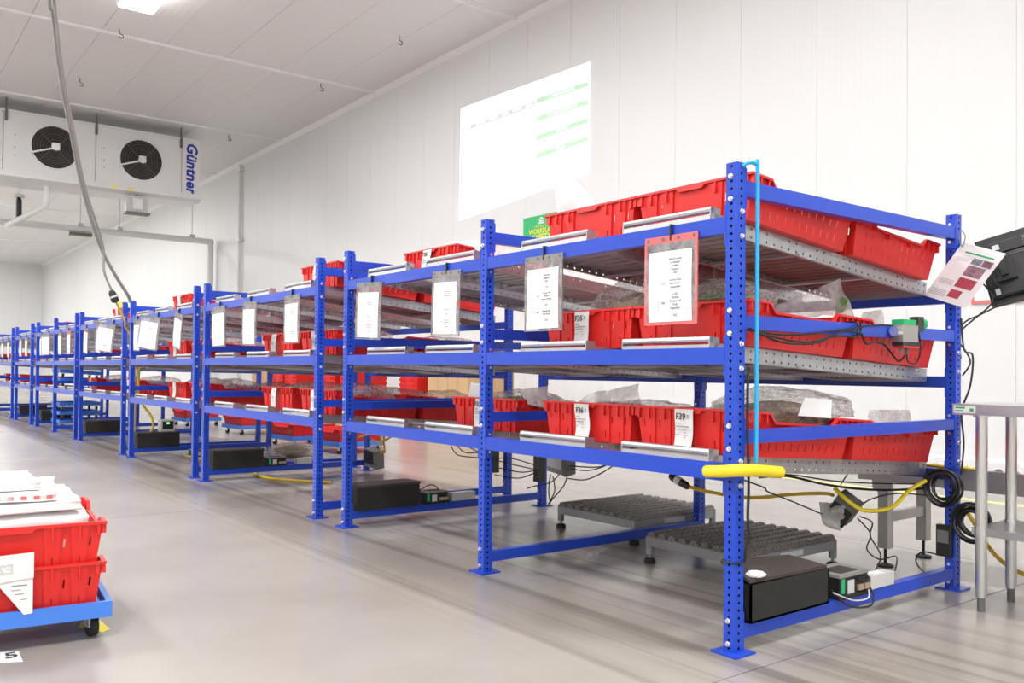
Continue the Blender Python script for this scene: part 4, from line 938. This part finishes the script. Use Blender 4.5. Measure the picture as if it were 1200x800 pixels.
obj('body', MB().tube([(0,0,-.1),(0,0,.35),(0,0,.45)], [.07,.07,.03], 8).mesh('body', 'black'), pd); obj('cap', MB().tube([(0,0,.42),(0,0,.50)], .13, 10).mesh('cap', 'grey_plastic'), pd); obj('rod', MB().cyl((0,0,.45), (0,0,ZC-pd.location.z), .012, 6).mesh('rod', 'grey_plastic'), pd)
# small ceiling hooks
for k, (px, py) in enumerate(((140, 34), (94, 92), (376, 98), (468, 42), (268, 158))):
    p = at(px, py, Z=ZC)
    tag(obj('ceiling_hook', MB().tube(spline([(0,0,0), (0,0,-.08), (.05,.04,-.11), (.02,.07,-.15), (-.03,.03,-.13)], 3), .011, 6).mesh('ceiling_hook', 'dark_grey'), None, p, (0, 0, .8)), 'small dark wire hook in the ceiling panels', 'hook', 'ceiling hooks')
# hanging cable
pts = [at(57,-25,X=-6.9), at(60,0,X=-7.2), at(70,85,X=-7.6), at(84,160,X=-8.0), at(97,222,X=-8.3), at(117,287,X=-8.6)]
tp_ = at(50,-80,X=-6.6); top_ = Vector((-5.9, tp_.y-.25, ZC))
cable('hanging_cable', [top_]+pts+[at(135,322,X=-8.75), at(150,346,X=-8.85), (-8.90, .07, 1.80)], .019, 'grey_strip', 'thick grey cable hanging from the ceiling onto the third rack')
hc2 = thing('power_drop', 'thinner cable with black and white plug hanging beside the thick grey one', 'cable')
cable('lead', [p+Vector((.04, .02, 0)) for p in pts[1:]]+[at(122,318,X=-8.6), at(131,340,X=-8.62)], .013, 'grey_strip', parent=hc2)
a_, b_ = at(130,340,X=-8.62), at(136,354,X=-8.62)
obj('plug', MB().tube([a_, a_.lerp(b_, .2), a_.lerp(b_, .9), b_], [.02, .04, .045, .03], 8).mesh('plug', 'black', True), hc2); obj('plug_band', MB().tube([a_.lerp(b_, .45), a_.lerp(b_, .6)], .047, 8).mesh('plug_band', 'zinc', True), hc2)
cable('yellow_tail', [b_, at(140,362,X=-8.66), at(147,378,X=-8.70), (-8.74, -.02, 1.50), (-8.75, .06, 1.35), (-8.76, .10, .9), (-8.76, .10, .02)], .012, 'cable_yellow', parent=hc2)
for k in range(2):
    cable('yellow_lead', [(-8.67+.028*k, .12, 1.03), (-8.70+.028*k, .12, .85), (-8.67+.028*k, .13, .66), (-8.63+.028*k, .25, .46), (-8.63+.028*k, .27, .33), (-8.63+.028*k, .24, .283)], .011, 'cable_yellow', 'yellow lead dropping to the black box of the third rack', 'cable', group='yellow leads at the third rack')
cable('floor_lead', [(-8.3, .55, .012), (-7.9, .60, .012), (-7.2, .50, .012), (-6.5, .62, .012), (-5.8, .55, .012), (-5.2, .9, .012)], .012, 'cable_yellow', 'yellow lead lying on the floor under the third rack', 'cable')
ac = thing('access_unit', 'grey handheld charger unit with green light on the third rack black box', 'device', (RACKS[2][1]-.04, .36, 0))
obj('housing', MB().box((-.06, -.02, .282), (.06, .14, .42)).mesh('housing', 'grey_plastic'), ac); obj('face', MB().box((.06, 0, .31), (.065, .12, .40)).mesh('face', 'black'), ac); obj('led', MB().box((.065, .045, .37), (.068, .075, .39)).mesh('led', 'green_led'), ac); obj('stand', MB().box((-.05, .0, .281), (.055, .12, .29)).mesh('stand', 'black'), ac)
# ------------------------------------------------------------------ dolly at lower left
def dolly_meshes():
    d = MB(); L, W, h0, h1 = .74, .64, .088, .146     # W along local y = 0..; front edge along y
    d.box((-L, 0, h0), (0, .02, h1)); d.box((-L, W-.02, h0), (0, W, h1)); d.box((-L, .02, h0), (-L+.02, W-.02, h1)); d.box((-.02, .02, h0), (0, W-.02, h1))
    d.box((-L+.02, .02, h0+.015), (-.02, .11, h0+.03)); d.box((-L+.02, W-.11, h0+.015), (-.02, W-.02, h0+.03)); d.box((-L+.02, .11, h0+.015), (-L+.12, W-.11, h0+.03)); d.box((-.12, .11, h0+.015), (-.02, W-.11, h0+.03))
    return d.mesh('deck', 'blue_plastic'), L, W
DECK, DL, DW = dolly_meshes()
WHEEL = MB().tube([(0, -.014, 0), (0, -.011, 0), (0, .011, 0), (0, .014, 0)], [.030, .038, .038, .030], 18).mesh('wheel', 'rubber', True)
FORK = MB().box((-.022, -.020, .0), (.022, -.0165, .048)).box((-.022, .0165, .0), (.022, .020, .048)).box((-.03, -.022, .044), (.03, .022, .052)).mesh('castor_fork', 'zinc')
def dolly(loc, rz, label, group=None):
    t = thing('dolly', label, 'dolly', loc, (0, 0, rz), group); obj('deck', DECK, t)
    for px in (-.09, -DL+.09):
        for py in (.06, DW-.06):
            f_ = obj('castor_fork', FORK, t, (px, py, .038), (0, 0, .35)); obj('wheel', WHEEL, f_)
    return t
DRZ = -.10
dp = at(131, 722, X=-1.505); dp = Vector((-1.50, dp.y, 0))
fx, fy = Vector((math.cos(DRZ), math.sin(DRZ), 0)), Vector((-math.sin(DRZ), math.cos(DRZ), 0))
d0 = dp-fy*DW
dolly(tuple(d0), DRZ, 'blue dolly with black castors carrying two stacked red totes in the aisle')
ctr = d0+fy*(DW/2-.012)-fx*(DL/2)
tz = .1185
lab2 = ['lower red tote on the blue dolly in the aisle', 'upper red tote stacked on the blue dolly, filled with white packets']
dtot = []
for k in range(2):
    o = tag(obj('tote', TOTE, None, (ctr.x, ctr.y, tz+.150*k), (0, 0, DRZ+PI/2)), lab2[k], 'crate', 'totes on the aisle dolly'); dtot.append(o)
# paper tags on the dolly totes
c = obj('label_card', MB().prism([(-.135, -CL/2-.024, -.020), (.070, -CL/2-.024, -.004), (.070, -CL/2-.024, .088), (-.135, -CL/2-.022, .080)], (0, -.001, 0)).mesh('label_card', 'label'), dtot[1])
o = obj('card_code', text_mesh('E29', .05, 'grey_plastic', 'CENTER', .001), c, (-.03, -CL/2-.0262, .018), (PI/2, 0, 0)); o.scale = (-1, 1, 1)
c = obj('label_card', MB().prism([(-.055, -CL/2-.020, .150), (.068, -CL/2-.020, .150), (.068, -CL/2-.022, .018), (.040, -CL/2-.022, .016)], (0, -.001, 0)).mesh('label_card', 'label'), dtot[0])
obj('print_lines', lines_mesh([(.0, .05, .12, .124), (.0, .03, .105, .108), (.01, .04, .09, .093), (.03, .05, .07, .073)], 'grey_ink'), c, (0, -CL/2-.0225, 0))
# white packets stacked in the upper tote
for k, (ox, oy, oz, lx_, ly_, h_, rz_, lab) in enumerate([(0, .0, .380, .58, .51, .19, .0, 'lowest white packet in the aisle tote'), (-.03, -.02, .504, .54, .48, .042, .04, 'middle white packet in the aisle tote'), (-.05, -.05, .545, .48, .41, .042, -.05, 'white packet with red print in the aisle tote'), (-.08, -.09, .583, .42, .34, .036, .06, 'topmost white packet in the aisle tote')]):
    bm = bmesh.new(); bmesh.ops.create_cube(bm, size=1); bmesh.ops.subdivide_edges(bm, edges=bm.edges[:], cuts=7, use_grid_fill=True)
    for v in bm.verts:
        p = v.co; e = max(abs(p.x), abs(p.y))*2; p2 = Vector((p.x*lx_, p.y*ly_, p.z*h_*(1.10-.25*e**4)))
        v.co = p2+Vector((1, 1, .6))*.010*noise.noise(p*5+Vector((k*4, 0, 0)))
    me = bpy.data.meshes.new('packet'); bm.to_mesh(me); bm.free(); me.materials.append(MATS['white']); me.polygons.foreach_set('use_smooth', [True]*len(me.polygons))
    pt = ctr+fx*(-ox+.0)+fy*oy
    o = tag(obj('packet', me, None, (pt.x, pt.y, oz), (0, 0, DRZ+rz_)), lab, 'packet', 'white packets in the aisle tote')
    if k == 2:
        obj('red_print', lines_mesh([(-.12+.042*j, -.10+.042*j, -.008, .004) for j in range(8)], 'pink'), o, (lx_/2*1.01, 0, 0), (0, 0, PI/2))
# floor sticker and tape
fs_ = thing('floor_sticker', 'white floor sticker with black number by the aisle dolly', 'sticker', (0, 0, 0))
p = [at(-25,778,Z=.001), at(27,775,Z=.001), at(22,763,Z=.001), at(-25,766,Z=.001)]
obj('base_film', MB().prism(p, (0, 0, .001)).mesh('base_film', 'paper'), fs_)
o = obj('number', text_mesh('5', .095, 'ink', 'CENTER', .001), fs_); pc = (p[0]+p[1]+p[2]+p[3])/4
o.location = (pc.x+.030, pc.y+.035, .003); o.rotation_euler = (0, 0, PI/2)
p = [at(92,735,Z=.001), at(120,741,Z=.001), at(129,737,Z=.001), at(118,727,Z=.001), at(95,729,Z=.001)]
tag(obj('floor_tape', MB().prism(p, (0, 0, .001)).mesh('floor_tape', 'tape_yellow')), 'yellow tape patch on the floor under the aisle dolly', 'tape')
# ------------------------------------------------------------------ things behind the racks
def back_dolly(x, y, n, lab):
    dolly((x, y, 0), .05, 'blue dolly %s' % lab, 'dollies behind the racks')
    for k in range(n):
        tag(obj('tote', TOTE, None, (x-DL/2*math.cos(.05)-DW/2*math.sin(.05), y+DW/2*math.cos(.05)-DL/2*math.sin(.05), .1185+.150*k), (0, 0, .05+PI/2)), 'red tote on the blue dolly %s' % lab if n == 1 else '%s red tote on the blue dolly %s' % (['lower', 'upper'][k], lab), 'crate', 'totes on dollies behind the racks')
o = bag((-7.75, 1.62, .075), (.30, .24, .09), 0, .7, 'heap of clear film on the floor behind the second rack', food=1, group='film heaps on the floor')
settle(o, Matrix.Identity(4), lambda p: .001)
back_dolly(-7.6, 2.15, 1, 'on wheels behind the second rack, nearest its rear post')
back_dolly(-8.75, 2.05, 1, 'standing behind the second rack')
back_dolly(-11.2, 2.25, 1, 'standing behind the third rack')
back_dolly(-13.6, 2.15, 1, 'standing behind the fourth rack')
def stacked_dolly(p, rx, label):
    o = thing('dolly', label, 'dolly', p, (rx, 0, 0), 'stacked blue dollies'); obj('deck', DECK, o)
    for px in (-.09, -DL+.09):
        for py in (.06, DW-.06):
            f_ = obj('castor_fork', FORK, o, (px, py, .038)); obj('wheel', WHEEL, f_)
for k in range(3): stacked_dolly((-14.0, .22, .0+.147*k), 0, '%s blue dolly from the floor in the stack under the fifth rack' % ORD1[k])
for k in range(2): stacked_dolly((-14.02, .22, zl(0, .22)+.004+.147*k), math.atan(BEDZ[0][1]), '%s blue dolly on the bottom tier of the fifth rack' % ['lower', 'upper'][k])
def box_pile(x0, y0, items, plabel):
    t = thing('pallet', plabel, 'pallet', (x0, y0, 0)); w_, d__ = 1.2, 1.0
    for k in range(3): obj('bearer', MB().box((0, k*.45, 0), (w_, k*.45+.1, .10)).mesh('bearer', 'wood'), t)
    for k in range(7): obj('deck_board', MB().box((k*.18, 0, .10), (k*.18+.12, d__, .122)).mesh('deck_board', 'wood'), t)
    for i, (bx, by, bz, sx, sy, sz, lab) in enumerate(items):
        b = thing('cardboard_box', lab, 'box', (x0+bx, y0+by, bz), group='cardboard boxes behind the racks')
        obj('carton', MB().box((0, 0, 0), (sx, sy, sz)).mesh('carton', 'cardboard'), b); obj('tape', MB().box((sx*.46, -.001, sz*.0), (sx*.54, sy+.001, sz+.001)).mesh('tape', 'cardboard_side'), b)
        obj('flap_seam', MB().box((-.001, sy*.495, sz), (sx+.001, sy*.505, sz+.002)).mesh('flap_seam', 'cardboard_side'), b)
box_pile(-10.3, 5.05, [(0, .02, .122, .58, .9, .45, 'lower left carton of the pile behind near rack'), (.6, .02, .122, .58, .9, .45, 'lower right carton of the pile behind near rack'), (0, .02, .5745, .595, .9, .52, 'upper left carton of the pile behind near rack'), (.61, .02, .5745, .56, .9, .52, 'upper right carton of the pile behind near rack')], 'wooden pallet under the cartons behind the near rack')
box_pile(-18.2, 5.05, [(0, .02, .122, 1.15, .9, .5, 'long carton at base of the pile behind second rack'), (.0, .02, .6245, 1.15, .9, .45, 'long carton on top of the pile behind second rack')], 'wooden pallet under the long cartons behind the second rack')
def tote_stack(x, y, n, lab):
    for k in range(n): tag(obj('tote', TOTE, None, (x, y, .001+.0885*k), (0, 0, .002*math.sin(k*2.3))), '%s red tote from the floor in the %s' % (ORD1[k], lab), 'crate', lab)
tote_stack(-10.9, 5.4, 12, 'stack left of the carton pile')
tote_stack(-13.2, 5.4, 12, 'stack behind far end of near rack')
tote_stack(-14.05, 5.4, 12, 'stack behind the second rack')
tote_stack(-15.9, 5.4, 12, 'stack beyond the white wall gap')
tote_stack(-16.62, 5.4, 12, 'stack beside the long cartons')
